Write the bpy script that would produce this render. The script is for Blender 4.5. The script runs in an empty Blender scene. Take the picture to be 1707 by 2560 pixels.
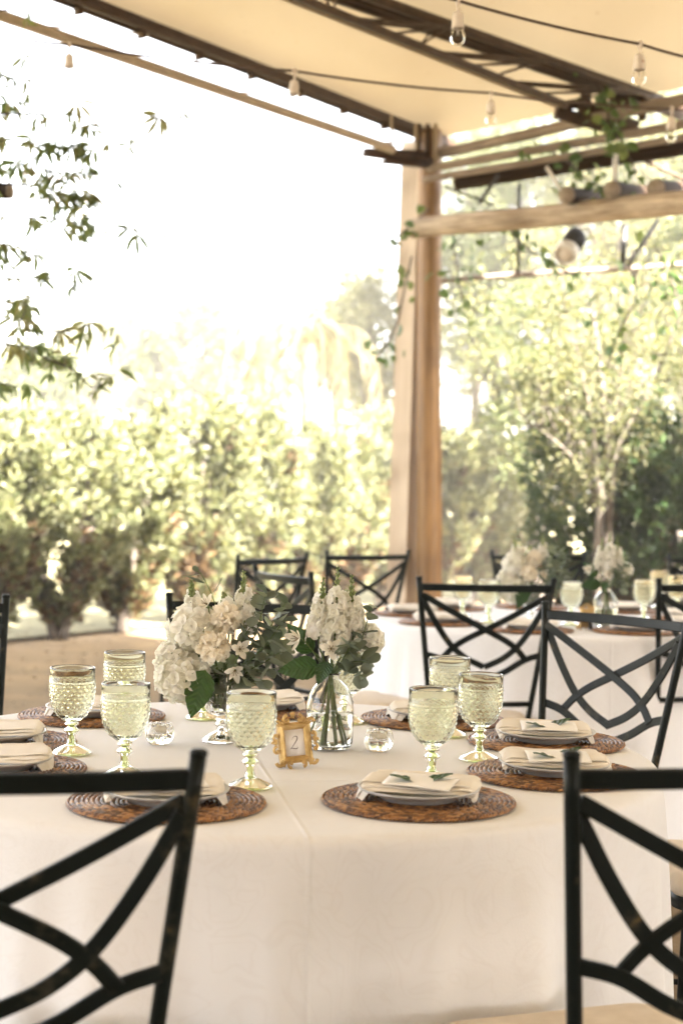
import bpy, math, random
from mathutils import Vector, Matrix, Euler, noise
R = random.Random(7)
PI = math.pi
rad = math.radians
HAZE = 0.0038
scene = bpy.context.scene
COL = scene.collection

# ------------------------------------------------------------------ camera
HT = 0.76                       # table height
HC = HT + 0.5189                # camera height
PITCH, ROLL, FPX = rad(0.985), rad(1.141), 4000.0
cam_d = bpy.data.cameras.new('camera')
cam = bpy.data.objects.new('camera', cam_d)
COL.objects.link(cam)
cam.location = (0, 0, HC)
cam.matrix_world = Matrix.Translation((0, 0, HC)) @ Matrix.Rotation(PI / 2 - PITCH, 4, 'X') @ Matrix.Rotation(ROLL, 4, 'Z')
cam_d.sensor_fit = 'VERTICAL'
cam_d.sensor_height = 36.0
cam_d.lens = FPX / 2560 * 36
cam_d.clip_end = 600
cam_d.clip_start = 0.05
cam_d.dof.use_dof = True
cam_d.dof.focus_distance = 3.1
cam_d.dof.aperture_fstop = 3.9
scene.camera = cam

# ------------------------------------------------------------------ world, sun, exposure
SUN_EL, SUN_AZ = rad(37), Vector((0.63, -0.775, 0)).normalized()     # towards the sun
world = bpy.data.worlds.new('World')
scene.world = world
world.use_nodes = True
wn = world.node_tree
wn.nodes.clear()
sky = wn.nodes.new('ShaderNodeTexSky')
sky.sky_type = 'NISHITA'
sky.sun_disc = False
sky.sun_elevation = SUN_EL
sky.sun_rotation = math.atan2(SUN_AZ.x, SUN_AZ.y)
sky.dust_density = 4.0
sky.air_density = 0.7
sky.ozone_density = 0.4
hs = wn.nodes.new('ShaderNodeHueSaturation')
hs.inputs['Saturation'].default_value = 0.25
mul = wn.nodes.new('ShaderNodeMix'); mul.data_type = 'RGBA'; mul.blend_type = 'MULTIPLY'
mul.inputs[0].default_value = 1.0
mul.inputs[7].default_value = (1.0, 0.99, 0.985, 1)
bg = wn.nodes.new('ShaderNodeBackground')
bg.inputs['Strength'].default_value = 0.06
wo = wn.nodes.new('ShaderNodeOutputWorld')
wn.links.new(sky.outputs[0], hs.inputs['Color'])
wn.links.new(hs.outputs[0], mul.inputs[6])
wn.links.new(mul.outputs[2], bg.inputs['Color'])
wn.links.new(bg.outputs[0], wo.inputs['Surface'])
sd = bpy.data.lights.new('sun', 'SUN')
sd.energy = 4.0
sd.angle = rad(0.55)
sd.color = (1.0, 0.95, 0.88)
sun = bpy.data.objects.new('sun', sd)
COL.objects.link(sun)
to_sun = Vector((SUN_AZ.x * math.cos(SUN_EL), SUN_AZ.y * math.cos(SUN_EL), math.sin(SUN_EL)))
sun.rotation_euler = to_sun.to_track_quat('Z', 'Y').to_euler()
sun.location = (6, -8, 12)
scene.view_settings.view_transform = 'Standard'
scene.view_settings.look = 'None'
scene.view_settings.gamma = 1.0
scene.view_settings.use_curve_mapping = False
scene.view_settings.exposure = 4.76
scene.render.engine = 'CYCLES'
cy = scene.cycles
cy.max_bounces = 14
cy.diffuse_bounces = 6
cy.glossy_bounces = 6
cy.transmission_bounces = 14
cy.transparent_max_bounces = 16
cy.sample_clamp_indirect = 6.0
cy.blur_glossy = 0.6
cy.use_denoising = True
try:
    cy.denoiser = 'OPENIMAGEDENOISE'
    cy.denoising_input_passes = 'RGB_ALBEDO_NORMAL'
except Exception:
    pass

# ------------------------------------------------------------------ from a pixel of the photograph to a point of the place
def ray(px, py):
    a, b = px - 853.5, py - 1280.0
    cr, sr = math.cos(ROLL), math.sin(ROLL)
    u, v = (a * cr + b * sr) / FPX, -(-a * sr + b * cr) / FPX
    c, s = math.cos(PITCH), math.sin(PITCH)
    return Vector((u, c + v * s, -s + v * c))
def at(px, py, Y):                       # at distance Y
    r = ray(px, py)
    t = Y / r.y
    return Vector((r.x * t, Y, HC + r.z * t))
def atz(px, py, z):                      # on the level z
    r = ray(px, py)
    t = (z - HC) / r.z
    return Vector((r.x * t, r.y * t, z))
VS = 1707 / 1568.0
def av(vx, vy, Y): return at(vx * VS, vy * VS, Y)

# ------------------------------------------------------------------ mesh helpers
class MB:
    def __init__(s): s.v = []; s.f = []; s.m = []
    def add(s, vs, fs, mi=0, M=None):
        o = len(s.v)
        s.v += [tuple(M @ Vector(v)) for v in vs] if M is not None else [tuple(v) for v in vs]
        s.f += [tuple(i + o for i in f) for f in fs]
        s.m += [mi] * len(fs)
        return s
    def merge(s, other, M=None, mi=None):
        o = len(s.v)
        s.v += [tuple(M @ Vector(v)) for v in other.v] if M is not None else other.v
        s.f += [tuple(i + o for i in f) for f in other.f]
        s.m += other.m if mi is None else [mi] * len(other.f)
        return s
    def mesh(s, name, mats, smooth=True):
        me = bpy.data.meshes.new(name)
        me.from_pydata(s.v, [], s.f)
        if not isinstance(mats, (list, tuple)): mats = [mats]
        for m in mats: me.materials.append(m)
        if len(mats) > 1: me.polygons.foreach_set('material_index', s.m)
        if smooth: me.polygons.foreach_set('use_smooth', [True] * len(me.polygons))
        me.update()
        return me
def frames(path, up=None):
    n = len(path); out = []
    prev = None
    for i in range(n):
        t = (path[min(i + 1, n - 1)] - path[max(i - 1, 0)])
        t = t.normalized() if t.length > 1e-9 else Vector((0, 0, 1))
        if prev is None:
            a = up if up is not None else (Vector((0, 0, 1)) if abs(t.z) < .9 else Vector((1, 0, 0)))
            b = t.cross(a).normalized()
        else:
            b = prev - t * prev.dot(t)
            b = b.normalized() if b.length > 1e-6 else t.orthogonal().normalized()
        prev = b
        out.append((t, b, t.cross(b)))
    return out
def tube(mb, path, r, n=8, mi=0, cap=True, wob=0.0, seed=0):
    path = [Vector(p) for p in path]
    fr = frames(path)
    vs = []; fs = []
    for i, (p, (t, b, c)) in enumerate(zip(path, fr)):
        ri = r(i / max(1, len(path) - 1)) if callable(r) else (r[i] if isinstance(r, (list, tuple)) else r)
        for k in range(n):
            a = 2 * PI * k / n
            q = ri
            if wob: q *= 1 + wob * noise.noise(p * 3 + Vector((math.cos(a), math.sin(a), seed)))
            vs.append(p + b * (q * math.cos(a)) + c * (q * math.sin(a)))
    for i in range(len(path) - 1):
        for k in range(n):
            fs.append((i * n + k, i * n + (k + 1) % n, (i + 1) * n + (k + 1) % n, (i + 1) * n + k))
    if cap:
        fs.append(tuple(range(n - 1, -1, -1)))
        m = (len(path) - 1) * n
        fs.append(tuple(m + k for k in range(n)))
    return mb.add(vs, fs, mi)
def flat_bar(mb, path, normals, w, th, mi=0):
    """a bar of width w in the surface and thickness th along the surface normal"""
    path = [Vector(p) for p in path]
    n = len(path); vs = []; fs = []
    for i in range(n):
        t = (path[min(i + 1, n - 1)] - path[max(i - 1, 0)]).normalized()
        nn = Vector(normals[i]); nn = (nn - t * nn.dot(t)).normalized()
        s = t.cross(nn)
        e = min(w, th) * .22
        for (a, b) in ((-w/2+e, -th/2), (w/2-e, -th/2), (w/2, -th/2+e), (w/2, th/2-e), (w/2-e, th/2), (-w/2+e, th/2), (-w/2, th/2-e), (-w/2, -th/2+e)):
            vs.append(path[i] + s * a + nn * b)
    for i in range(n - 1):
        for k in range(8):
            fs.append((i*8+k, i*8+(k+1) % 8, (i+1)*8+(k+1) % 8, (i+1)*8+k))
    fs.append(tuple(range(7, -1, -1))); fs.append(tuple((n-1)*8+k for k in range(8)))
    return mb.add(vs, fs, mi)
def box(mb, c, s, M=None, mi=0, bev=0.0):
    x, y, z = [q / 2 for q in s]; c = Vector(c)
    if bev <= 0:
        vs = [c + Vector((a*x, b*y, d*z)) for d in (-1, 1) for b in (-1, 1) for a in (-1, 1)]
        fs = [(0,2,3,1),(4,5,7,6),(0,1,5,4),(2,6,7,3),(0,4,6,2),(1,3,7,5)]
        return mb.add(vs, fs, mi, M)
    rows = []
    for z0, ins in ((-z, bev), (-z+bev, 0), (z-bev, 0), (z, bev)):
        X, Y = x - ins, y - ins
        q = bev * .6
        rows.append([(-X+q,-Y),(X-q,-Y),(X,-Y+q),(X,Y-q),(X-q,Y),(-X+q,Y),(-X,Y-q),(-X,-Y+q)])
        rows[-1] = [c + Vector((a, b, z0)) for a, b in rows[-1]]
    vs = sum(rows, []); fs = []
    for i in range(3):
        for k in range(8): fs.append((i*8+k, i*8+(k+1) % 8, (i+1)*8+(k+1) % 8, (i+1)*8+k))
    fs.append(tuple(range(7, -1, -1))); fs.append(tuple(24+k for k in range(8)))
    return mb.add(vs, fs, mi, M)
def lathe(mb, prof, n=32, mi=0, close=False, rfun=None, M=None):
    vs = []; fs = []; m = len(prof)
    for j, (r, z) in enumerate(prof):
        for k in range(n):
            a = 2*PI*k/n
            rr = rfun(j, k, a, r, z) if rfun else r
            vs.append(Vector((rr*math.cos(a), rr*math.sin(a), z)))
    for j in range(m-1):
        for k in range(n):
            fs.append((j*n+k, j*n+(k+1) % n, (j+1)*n+(k+1) % n, (j+1)*n+k))
    if close:
        for k in range(n): fs.append(((m-1)*n+k, (m-1)*n+(k+1) % n, (k+1) % n, k))
    else:
        if prof[0][0] > 1e-5: fs.append(tuple(range(n-1, -1, -1)))
        if prof[-1][0] > 1e-5: fs.append(tuple((m-1)*n+k for k in range(n)))
    return mb.add(vs, fs, mi, M)
def bez(pts, n=8):
    """Catmull-Rom through the points"""
    P = [Vector(p) for p in pts]
    P = [P[0]*2-P[1]] + P + [P[-1]*2-P[-2]]
    out = []
    for i in range(1, len(P)-2):
        for k in range(n):
            t = k/n
            a, b, c, d = P[i-1:i+3]
            out.append(.5*((2*b)+(c-a)*t+(2*a-5*b+4*c-d)*t*t+(3*b-a-3*c+d)*t**3))
    out.append(P[-2])
    return out
def petal(mb, L, Wd, curl=.3, cup=.3, n=4, ruffle=0.0, M=None, mi=0, tip=.75, seed=0):
    """a curved petal/leaf blade from the origin along +y, face up +z"""
    vs = []; fs = []
    rr = random.Random(seed)
    for i in range(n+1):
        t = i/n
        w = Wd*.5*(math.sin(PI*min(1, (t*(1-.5*(1-tip)))+.0)**tip) if t < 1 else .28)
        w = max(w, Wd*.06)
        ang = curl*t
        y = L*(math.sin(ang)/curl if abs(curl) > 1e-3 else t)
        z = L*((1-math.cos(ang))/curl if abs(curl) > 1e-3 else 0)
        for s in (-1, -.5, 0, .5, 1):
            zz = z + cup*w*(s*s) + (rr.uniform(-1, 1)*ruffle*L*t if abs(s) > .4 else 0)
            vs.append((s*w, y, zz))
    for i in range(n):
        for k in range(4): fs.append((i*5+k, i*5+k+1, i*5+6+k, i*5+5+k))
    return mb.add(vs, fs, mi, M)

# ------------------------------------------------------------------ objects
def put(name, me, parent=None, M=None):
    o = bpy.data.objects.new(name, me)
    COL.objects.link(o)
    if parent is not None: o.parent = parent
    if M is not None: o.matrix_local = M
    return o
def tag(o, label=None, cat=None, group=None, kind=None):
    if label: o['label'] = label
    if cat: o['category'] = cat
    if group: o['group'] = group
    if kind: o['kind'] = kind
    return o
def thing(name, label, cat, loc=(0, 0, 0), rz=0.0, group=None, M=None):
    o = bpy.data.objects.new(name, None)
    o.empty_display_size = .05
    COL.objects.link(o)
    if M is not None: o.matrix_local = M
    else:
        o.location = loc; o.rotation_euler = (0, 0, rz)
    return tag(o, label, cat, group)
def dup(root, loc, rz, label, group=None):
    r = root.copy(); COL.objects.link(r)
    r.location = loc; r.rotation_euler = (0, 0, rz)
    r['label'] = label
    if group: r['group'] = group
    for ch in list(root.children):
        c = ch.copy(); COL.objects.link(c); c.parent = r
        for g in ch.children:
            d = g.copy(); COL.objects.link(d); d.parent = c
    return r

# ------------------------------------------------------------------ materials
def new_mat(name):
    m = bpy.data.materials.new(name); m.use_nodes = True
    nt = m.node_tree
    return m, nt, nt.nodes['Principled BSDF'], nt.nodes['Material Output']
def N(nt, typ, **kw):
    n = nt.nodes.new(typ)
    for k, v in kw.items():
        if k in n.inputs.keys(): n.inputs[k].default_value = v
        else: setattr(n, k, v)
    return n
def ramp(nt, fac, stops):
    r = nt.nodes.new('ShaderNodeValToRGB')
    e = r.color_ramp.elements
    while len(e) < len(stops): e.new(.5)
    for el, (p, c) in zip(e, stops):
        el.position = p; el.color = (*c, 1) if len(c) == 3 else c
    nt.links.new(fac, r.inputs[0])
    return r
def coords(nt, scale=(1, 1, 1), kind='Object'):
    tc = nt.nodes.new('ShaderNodeTexCoord')
    mp = nt.nodes.new('ShaderNodeMapping')
    mp.inputs['Scale'].default_value = scale
    nt.links.new(tc.outputs[kind], mp.inputs[0])
    return mp.outputs[0]
def simple(name, c1, c2=None, rough=.6, scale=(8, 8, 8), nscale=3.0, bump=0.0, bscale=60.0, metal=0.0, detail=5, spec=.5, sheen=0, sss=0):
    m, nt, b, out = new_mat(name)
    b.inputs['Roughness'].default_value = rough
    b.inputs['Metallic'].default_value = metal
    b.inputs['Specular IOR Level'].default_value = spec
    if sheen: b.inputs['Sheen Weight'].default_value = sheen
    co = coords(nt, scale)
    if c2 is None: b.inputs['Base Color'].default_value = (*c1, 1)
    else:
        nz = N(nt, 'ShaderNodeTexNoise', Scale=nscale, Detail=detail, Roughness=.6)
        nt.links.new(co, nz.inputs[0])
        r = ramp(nt, nz.outputs[0], [(.32, c1), (.68, c2)])
        nt.links.new(r.outputs[0], b.inputs['Base Color'])
    if bump:
        n2 = N(nt, 'ShaderNodeTexNoise', Scale=bscale, Detail=4)
        nt.links.new(co, n2.inputs[0])
        bp = N(nt, 'ShaderNodeBump', Strength=bump, Distance=.01)
        nt.links.new(n2.outputs[0], bp.inputs['Height'])
        nt.links.new(bp.outputs[0], b.inputs['Normal'])
    return m
def leaf_mat(name, stops, trans=.35, rough=.5, spec=.35, tint=(1.0, 1.0, .6)):
    """leaf blades: each blade has a colour of its own, light shines through"""
    m, nt, b, out = new_mat(name)
    g = nt.nodes.new('ShaderNodeNewGeometry')
    r = ramp(nt, g.outputs['Random Per Island'], stops)
    b.inputs['Roughness'].default_value = rough
    b.inputs['Specular IOR Level'].default_value = spec
    nt.links.new(r.outputs[0], b.inputs['Base Color'])
    tr = nt.nodes.new('ShaderNodeBsdfTranslucent')
    mx = nt.nodes.new('ShaderNodeMix'); mx.data_type = 'RGBA'; mx.blend_type = 'MULTIPLY'
    mx.inputs[0].default_value = 1
    nt.links.new(r.outputs[0], mx.inputs[6]); mx.inputs[7].default_value = (*[t*1.3 for t in tint], 1)
    nt.links.new(mx.outputs[2], tr.inputs[0])
    ms = nt.nodes.new('ShaderNodeMixShader'); ms.inputs[0].default_value = trans
    nt.links.new(b.outputs[0], ms.inputs[1]); nt.links.new(tr.outputs[0], ms.inputs[2])
    nt.links.new(ms.outputs[0], out.inputs[0])
    return m
def obj_leaf_mat(name, stops, trans=.3, rough=.45, spec=.4, tint=(1, 1, .6), vein=False):
    """for leaves and petals that are objects: colour by object"""
    m, nt, b, out = new_mat(name)
    oi = nt.nodes.new('ShaderNodeObjectInfo')
    r = ramp(nt, oi.outputs['Random'], stops)
    co = coords(nt)
    nz = N(nt, 'ShaderNodeTexNoise', Scale=90.0, Detail=3)
    nt.links.new(co, nz.inputs[0])
    mr = N(nt, 'ShaderNodeMapRange'); mr.inputs[3].default_value = .82; mr.inputs[4].default_value = 1.18
    nt.links.new(nz.outputs[0], mr.inputs[0])
    mx0 = nt.nodes.new('ShaderNodeVectorMath'); mx0.operation = 'SCALE'
    nt.links.new(r.outputs[0], mx0.inputs[0]); nt.links.new(mr.outputs[0], mx0.inputs['Scale'])
    nt.links.new(mx0.outputs[0], b.inputs['Base Color'])
    b.inputs['Roughness'].default_value = rough
    b.inputs['Specular IOR Level'].default_value = spec
    if vein:
        sx = nt.nodes.new('ShaderNodeSeparateXYZ'); nt.links.new(co, sx.inputs[0])
        ab = N(nt, 'ShaderNodeMath', operation='ABSOLUTE'); nt.links.new(sx.outputs[0], ab.inputs[0])
        ad = N(nt, 'ShaderNodeMath', operation='MULTIPLY_ADD'); nt.links.new(ab.outputs[0], ad.inputs[0]); ad.inputs[1].default_value = -.9
        nt.links.new(sx.outputs[1], ad.inputs[2])
        ml = N(nt, 'ShaderNodeMath', operation='MULTIPLY'); nt.links.new(ad.outputs[0], ml.inputs[0]); ml.inputs[1].default_value = 560
        sn = N(nt, 'ShaderNodeMath', operation='SINE'); nt.links.new(ml.outputs[0], sn.inputs[0])
        bp = N(nt, 'ShaderNodeBump', Strength=.55, Distance=.002); nt.links.new(sn.outputs[0], bp.inputs['Height'])
        nt.links.new(bp.outputs[0], b.inputs['Normal'])
    tr = nt.nodes.new('ShaderNodeBsdfTranslucent')
    mx = nt.nodes.new('ShaderNodeMix'); mx.data_type = 'RGBA'; mx.blend_type = 'MULTIPLY'
    mx.inputs[0].default_value = 1
    nt.links.new(mx0.outputs[0], mx.inputs[6]); mx.inputs[7].default_value = (*tint, 1)
    nt.links.new(mx.outputs[2], tr.inputs[0])
    ms = nt.nodes.new('ShaderNodeMixShader'); ms.inputs[0].default_value = trans
    nt.links.new(b.outputs[0], ms.inputs[1]); nt.links.new(tr.outputs[0], ms.inputs[2])
    nt.links.new(ms.outputs[0], out.inputs[0])
    return m
def glass_mat(name, col, rough=.02, ior=1.45, frost=0.0, frost_col=(1, 1, 1)):
    m, nt, b, out = new_mat(name)
    b.inputs['Base Color'].default_value = (*col, 1)
    b.inputs['Roughness'].default_value = rough
    b.inputs['IOR'].default_value = ior
    b.inputs['Transmission Weight'].default_value = 1.0
    if frost:
        tr = nt.nodes.new('ShaderNodeBsdfTranslucent'); tr.inputs[0].default_value = (*frost_col, 1)
        ms = nt.nodes.new('ShaderNodeMixShader'); ms.inputs[0].default_value = frost
        nt.links.new(b.outputs[0], ms.inputs[1]); nt.links.new(tr.outputs[0], ms.inputs[2]); nt.links.new(ms.outputs[0], out.inputs[0])
    return m
def wood_mat(name, c1, c2, rough=.75, scale=(6, 6, .8), bump=.3):
    m, nt, b, out = new_mat(name)
    co = coords(nt, scale)
    nz = N(nt, 'ShaderNodeTexNoise', Scale=6.0, Detail=8, Roughness=.65)
    nt.links.new(co, nz.inputs[0])
    r = ramp(nt, nz.outputs[0], [(.25, c1), (.5, tuple((a+b_)/2 for a, b_ in zip(c1, c2))), (.7, c2)])
    kn = N(nt, 'ShaderNodeTexNoise', Scale=1.6, Detail=2)
    nt.links.new(coords(nt, (1.2, 1.2, 1.2)), kn.inputs[0])
    kr = ramp(nt, kn.outputs[0], [(.3, (.55, .5, .45)), (.5, (1, 1, 1))])
    mx = nt.nodes.new('ShaderNodeMix'); mx.data_type = 'RGBA'; mx.blend_type = 'MULTIPLY'; mx.inputs[0].default_value = 1
    nt.links.new(r.outputs[0], mx.inputs[6]); nt.links.new(kr.outputs[0], mx.inputs[7])
    nt.links.new(mx.outputs[2], b.inputs['Base Color'])
    b.inputs['Roughness'].default_value = rough
    bp = N(nt, 'ShaderNodeBump', Strength=bump, Distance=.02)
    nt.links.new(nz.outputs[0], bp.inputs['Height']); nt.links.new(bp.outputs[0], b.inputs['Normal'])
    return m

M_CHAIR, nt, b, out = new_mat('chair_metal')
co = coords(nt, (1, 1, 1))
nz = N(nt, 'ShaderNodeTexNoise', Scale=9.0, Detail=6, Roughness=.7); nt.links.new(co, nz.inputs[0])
n2 = N(nt, 'ShaderNodeTexNoise', Scale=45.0, Detail=4); nt.links.new(co, n2.inputs[0])
ml = N(nt, 'ShaderNodeMath', operation='MULTIPLY_ADD'); nt.links.new(n2.outputs[0], ml.inputs[0]); ml.inputs[1].default_value = .25
nt.links.new(nz.outputs[0], ml.inputs[2])
rr = ramp(nt, ml.outputs[0], [(.69, (.0045, .0075, .007)), (.76, (.03, .03, .022)), (.84, (.16, .10, .035))])
nt.links.new(rr.outputs[0], b.inputs['Base Color'])
b.inputs['Roughness'].default_value = .42
b.inputs['Specular IOR Level'].default_value = .13
b.inputs['Coat Weight'].default_value = .06
b.inputs['Coat Roughness'].default_value = .22
M_CUSHION = simple('cream_cushion', (.62, .54, .44), (.70, .62, .52), rough=.9, bump=.15, bscale=120)

# damask cloth: faint woven scrolls, sharp ironing creases as relief
M_CLOTH, nt, b, out = new_mat('white_damask')
co = coords(nt, (1, 1, 1))
nd = N(nt, 'ShaderNodeTexNoise', Scale=5.0, Detail=2); nt.links.new(co, nd.inputs[0])
va = nt.nodes.new('ShaderNodeVectorMath'); va.operation = 'MULTIPLY_ADD'
nt.links.new(nd.outputs['Color'], va.inputs[0]); va.inputs[1].default_value = (.22, .22, .22); nt.links.new(co, va.inputs[2])
vo = N(nt, 'ShaderNodeTexNoise', Scale=9.0, Detail=1.5, Roughness=.4, Distortion=2.2); nt.links.new(va.outputs[0], vo.inputs[0])
vr = ramp(nt, vo.outputs[0], [(.40, (0, 0, 0)), (.43, (1, 1, 1)), (.46, (0, 0, 0)), (.54, (0, 0, 0)), (.57, (1, 1, 1)), (.60, (0, 0, 0))])
cr = ramp(nt, vr.outputs[0], [(0, (.78, .785, .815)), (1, (.755, .755, .78))])
nt.links.new(cr.outputs[0], b.inputs['Base Color'])
rgh = ramp(nt, vr.outputs[0], [(0, (.85,)*3), (1, (.55,)*3)])
nt.links.new(rgh.outputs[0], b.inputs['Roughness'])
b.inputs['Specular IOR Level'].default_value = .3
wv = N(nt, 'ShaderNodeTexNoise', Scale=260.0, Detail=2); nt.links.new(co, wv.inputs[0])
big = N(nt, 'ShaderNodeTexNoise', Scale=7.0, Detail=3); nt.links.new(co, big.inputs[0])
sx = nt.nodes.new('ShaderNodeSeparateXYZ'); nt.links.new(co, sx.inputs[0])
def crease(nx, ny, c, w):
    a = N(nt, 'ShaderNodeMath', operation='MULTIPLY'); nt.links.new(sx.outputs[0], a.inputs[0]); a.inputs[1].default_value = nx
    q = N(nt, 'ShaderNodeMath', operation='MULTIPLY_ADD'); nt.links.new(sx.outputs[1], q.inputs[0]); q.inputs[1].default_value = ny; nt.links.new(a.outputs[0], q.inputs[2])
    s = N(nt, 'ShaderNodeMath', operation='ADD'); nt.links.new(q.outputs[0], s.inputs[0]); s.inputs[1].default_value = -c
    d = N(nt, 'ShaderNodeMath', operation='ABSOLUTE'); nt.links.new(s.outputs[0], d.inputs[0])
    mrn = N(nt, 'ShaderNodeMapRange'); mrn.inputs[1].default_value = 0; mrn.inputs[2].default_value = w; mrn.inputs[3].default_value = 1; mrn.inputs[4].default_value = 0
    nt.links.new(d.outputs[0], mrn.inputs[0])
    return mrn.outputs[0]
def addn(a, b_, k=1.0):
    q = N(nt, 'ShaderNodeMath', operation='MULTIPLY_ADD'); nt.links.new(b_, q.inputs[0]); q.inputs[1].default_value = k; nt.links.new(a, q.inputs[2]); return q.outputs[0]
h = addn(crease(.985, .17, -.03, .006), crease(-.17, .985, -.30, .006))
h = addn(h, h, .25)
h = addn(h, wv.outputs[0], .25)
h = addn(h, big.outputs[0], 2.6)
bp = N(nt, 'ShaderNodeBump', Strength=.5, Distance=.0022); nt.links.new(h, bp.inputs['Height']); nt.links.new(bp.outputs[0], b.inputs['Normal'])

M_GOBLET = glass_mat('green_pressed_glass', (.966, .988, .875), rough=.03, ior=1.42, frost=.0)
M_GFOOT = glass_mat('green_glass_foot', (.84, .94, .52), rough=.03, ior=1.46, frost=.08, frost_col=(.8, .9, .4))
M_GLASS = glass_mat('clear_glass', (.985, .99, .975), rough=.0)
M_WATER = glass_mat('water', (.97, .985, .96), rough=0, ior=1.333)
M_BULBG = glass_mat('bulb_glass', (.98, .97, .95), rough=.0, ior=1.12)
M_PORC = simple('white_socket', (.62, .54, .47), (.72, .65, .58), rough=.5, nscale=4)
M_PLATE = simple('grey_stoneware', (.44, .44, .44), (.54, .53, .52), rough=.3, nscale=5, bump=.05)
M_NAPKIN = simple('cream_napkin', (.78, .73, .66), (.82, .78, .72), rough=.95, nscale=3, bump=.25, bscale=150)
M_CARD = simple('white_card', (.82, .80, .77), (.85, .83, .80), rough=.7)
M_GOLD = simple('gold_frame', (.42, .27, .10), (.66, .48, .23), rough=.36, metal=.75, nscale=6, bump=.2, bscale=20)
M_PAPER = simple('frame_paper', (.80, .78, .80), rough=.8)
M_INK = simple('grey_ink', (.16, .14, .15), rough=.7)
M_WAX = simple('candle_wax', (.86, .80, .70), rough=.5)
M_DARK = simple('dark_wick', (.02, .018, .015), rough=.9)
# woven rattan
M_RATTAN, nt, b, out = new_mat('rattan')
g = nt.nodes.new('ShaderNodeNewGeometry')
r0 = ramp(nt, g.outputs['Random Per Island'], [(0, (.05, .02, .008)), (.35, (.15, .06, .018)), (.7, (.30, .13, .036)), (1, (.46, .24, .085))])
nt.links.new(r0.outputs[0], b.inputs['Base Color'])
b.inputs['Roughness'].default_value = .4
b.inputs['Coat Weight'].default_value = .15
nz = N(nt, 'ShaderNodeTexNoise', Scale=220.0, Detail=3); nt.links.new(coords(nt, (1, 1, 1)), nz.inputs[0])
bp = N(nt, 'ShaderNodeBump', Strength=.3, Distance=.002); nt.links.new(nz.outputs[0], bp.inputs['Height']); nt.links.new(bp.outputs[0], b.inputs['Normal'])
# flowers
M_PETAL = obj_leaf_mat('white_petal', [(0, (.80, .79, .70)), (.5, (.87, .86, .81)), (1, (.91, .90, .88))], trans=.45, rough=.7, spec=.2, tint=(1, .99, .93))
M_CREAMP = obj_leaf_mat('cream_petal', [(0, (.86, .81, .71)), (1, (.91, .89, .84))], trans=.45, rough=.7, spec=.2, tint=(1, .97, .88))
M_EUCA = obj_leaf_mat('eucalyptus_leaf', [(0, (.115, .145, .12)), (.5, (.19, .22, .18)), (1, (.30, .34, .26))], trans=.22, rough=.55, tint=(.9, 1, .5))
M_GREEN = obj_leaf_mat('green_leaf', [(0, (.022, .062, .018)), (1, (.05, .11, .028))], trans=.2, rough=.32, tint=(.8, 1, .3), vein=True)
M_BUD = obj_leaf_mat('green_bud', [(0, (.16, .22, .07)), (1, (.34, .38, .17))], trans=.15, rough=.6)
M_STEM = simple('green_stem', (.06, .11, .025), (.12, .17, .05), rough=.5)
M_STAMEN = simple('brown_speck', (.20, .13, .04), rough=.7)
# outdoors
M_CANVAS, nt, b, out = new_mat('cream_tarp')
nz = N(nt, 'ShaderNodeTexNoise', Scale=.9, Detail=6); nt.links.new(coords(nt, (1, .35, 1)), nz.inputs[0])
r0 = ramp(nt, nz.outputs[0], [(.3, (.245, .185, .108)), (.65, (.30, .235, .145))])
sp = N(nt, 'ShaderNodeTexNoise', Scale=22.0, Detail=3); nt.links.new(coords(nt, (1, .5, 1)), sp.inputs[0])
sr_ = ramp(nt, sp.outputs[0], [(.24, (.62, .55, .45)), (.31, (1, 1, 1))])
mx = nt.nodes.new('ShaderNodeMix'); mx.data_type = 'RGBA'; mx.blend_type = 'MULTIPLY'; mx.inputs[0].default_value = .8
nt.links.new(r0.outputs[0], mx.inputs[6]); nt.links.new(sr_.outputs[0], mx.inputs[7])
nt.links.new(mx.outputs[2], b.inputs['Base Color']); b.inputs['Roughness'].default_value = .55
tr = nt.nodes.new('ShaderNodeBsdfTranslucent'); nt.links.new(mx.outputs[2], tr.inputs[0])
ms = nt.nodes.new('ShaderNodeMixShader'); ms.inputs[0].default_value = .085
nt.links.new(b.outputs[0], ms.inputs[1]); nt.links.new(tr.outputs[0], ms.inputs[2]); nt.links.new(ms.outputs[0], out.inputs[0])
M_STEEL = simple('brown_steel', (.035, .019, .010), (.075, .042, .022), rough=.6, nscale=2, bump=.1, spec=.25)
M_STEEL2 = simple('tan_steel', (.30, .23, .15), (.38, .30, .20), rough=.5, nscale=2)
M_IRON = simple('black_iron', (.02, .018, .016), (.04, .035, .03), rough=.5)
M_WHITEPL = simple('white_plastic', (.7, .68, .65), rough=.4)
M_POLE = wood_mat('weathered_pole', (.13, .09, .065), (.30, .24, .19), scale=(10, 10, .8))
M_LOG = wood_mat('pale_log', (.20, .135, .085), (.66, .55, .42), scale=(7, 7, .9), bump=.6)
M_LOGD = wood_mat('dark_log', (.012, .007, .004), (.045, .026, .014), scale=(5, 5, .6))
M_LOGD.node_tree.nodes['Principled BSDF'].inputs['Specular IOR Level'].default_value = .1
M_CUT = simple('sawn_end', (.22, .17, .125), (.32, .26, .20), rough=.8, nscale=9)
M_POST = wood_mat('varnished_post', (.085, .038, .009), (.31, .165, .05), rough=.5, scale=(9, 9, .35), bump=.15)
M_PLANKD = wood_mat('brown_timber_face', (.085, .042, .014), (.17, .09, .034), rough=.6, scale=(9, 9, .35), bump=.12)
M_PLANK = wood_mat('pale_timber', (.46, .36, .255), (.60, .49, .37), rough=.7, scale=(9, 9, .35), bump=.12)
M_SOIL = simple('brown_soil', (.12, .076, .034), (.215, .145, .07), rough=.95, scale=(1, 1, 1), nscale=2.2, bump=.9, bscale=26, detail=9)
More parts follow.
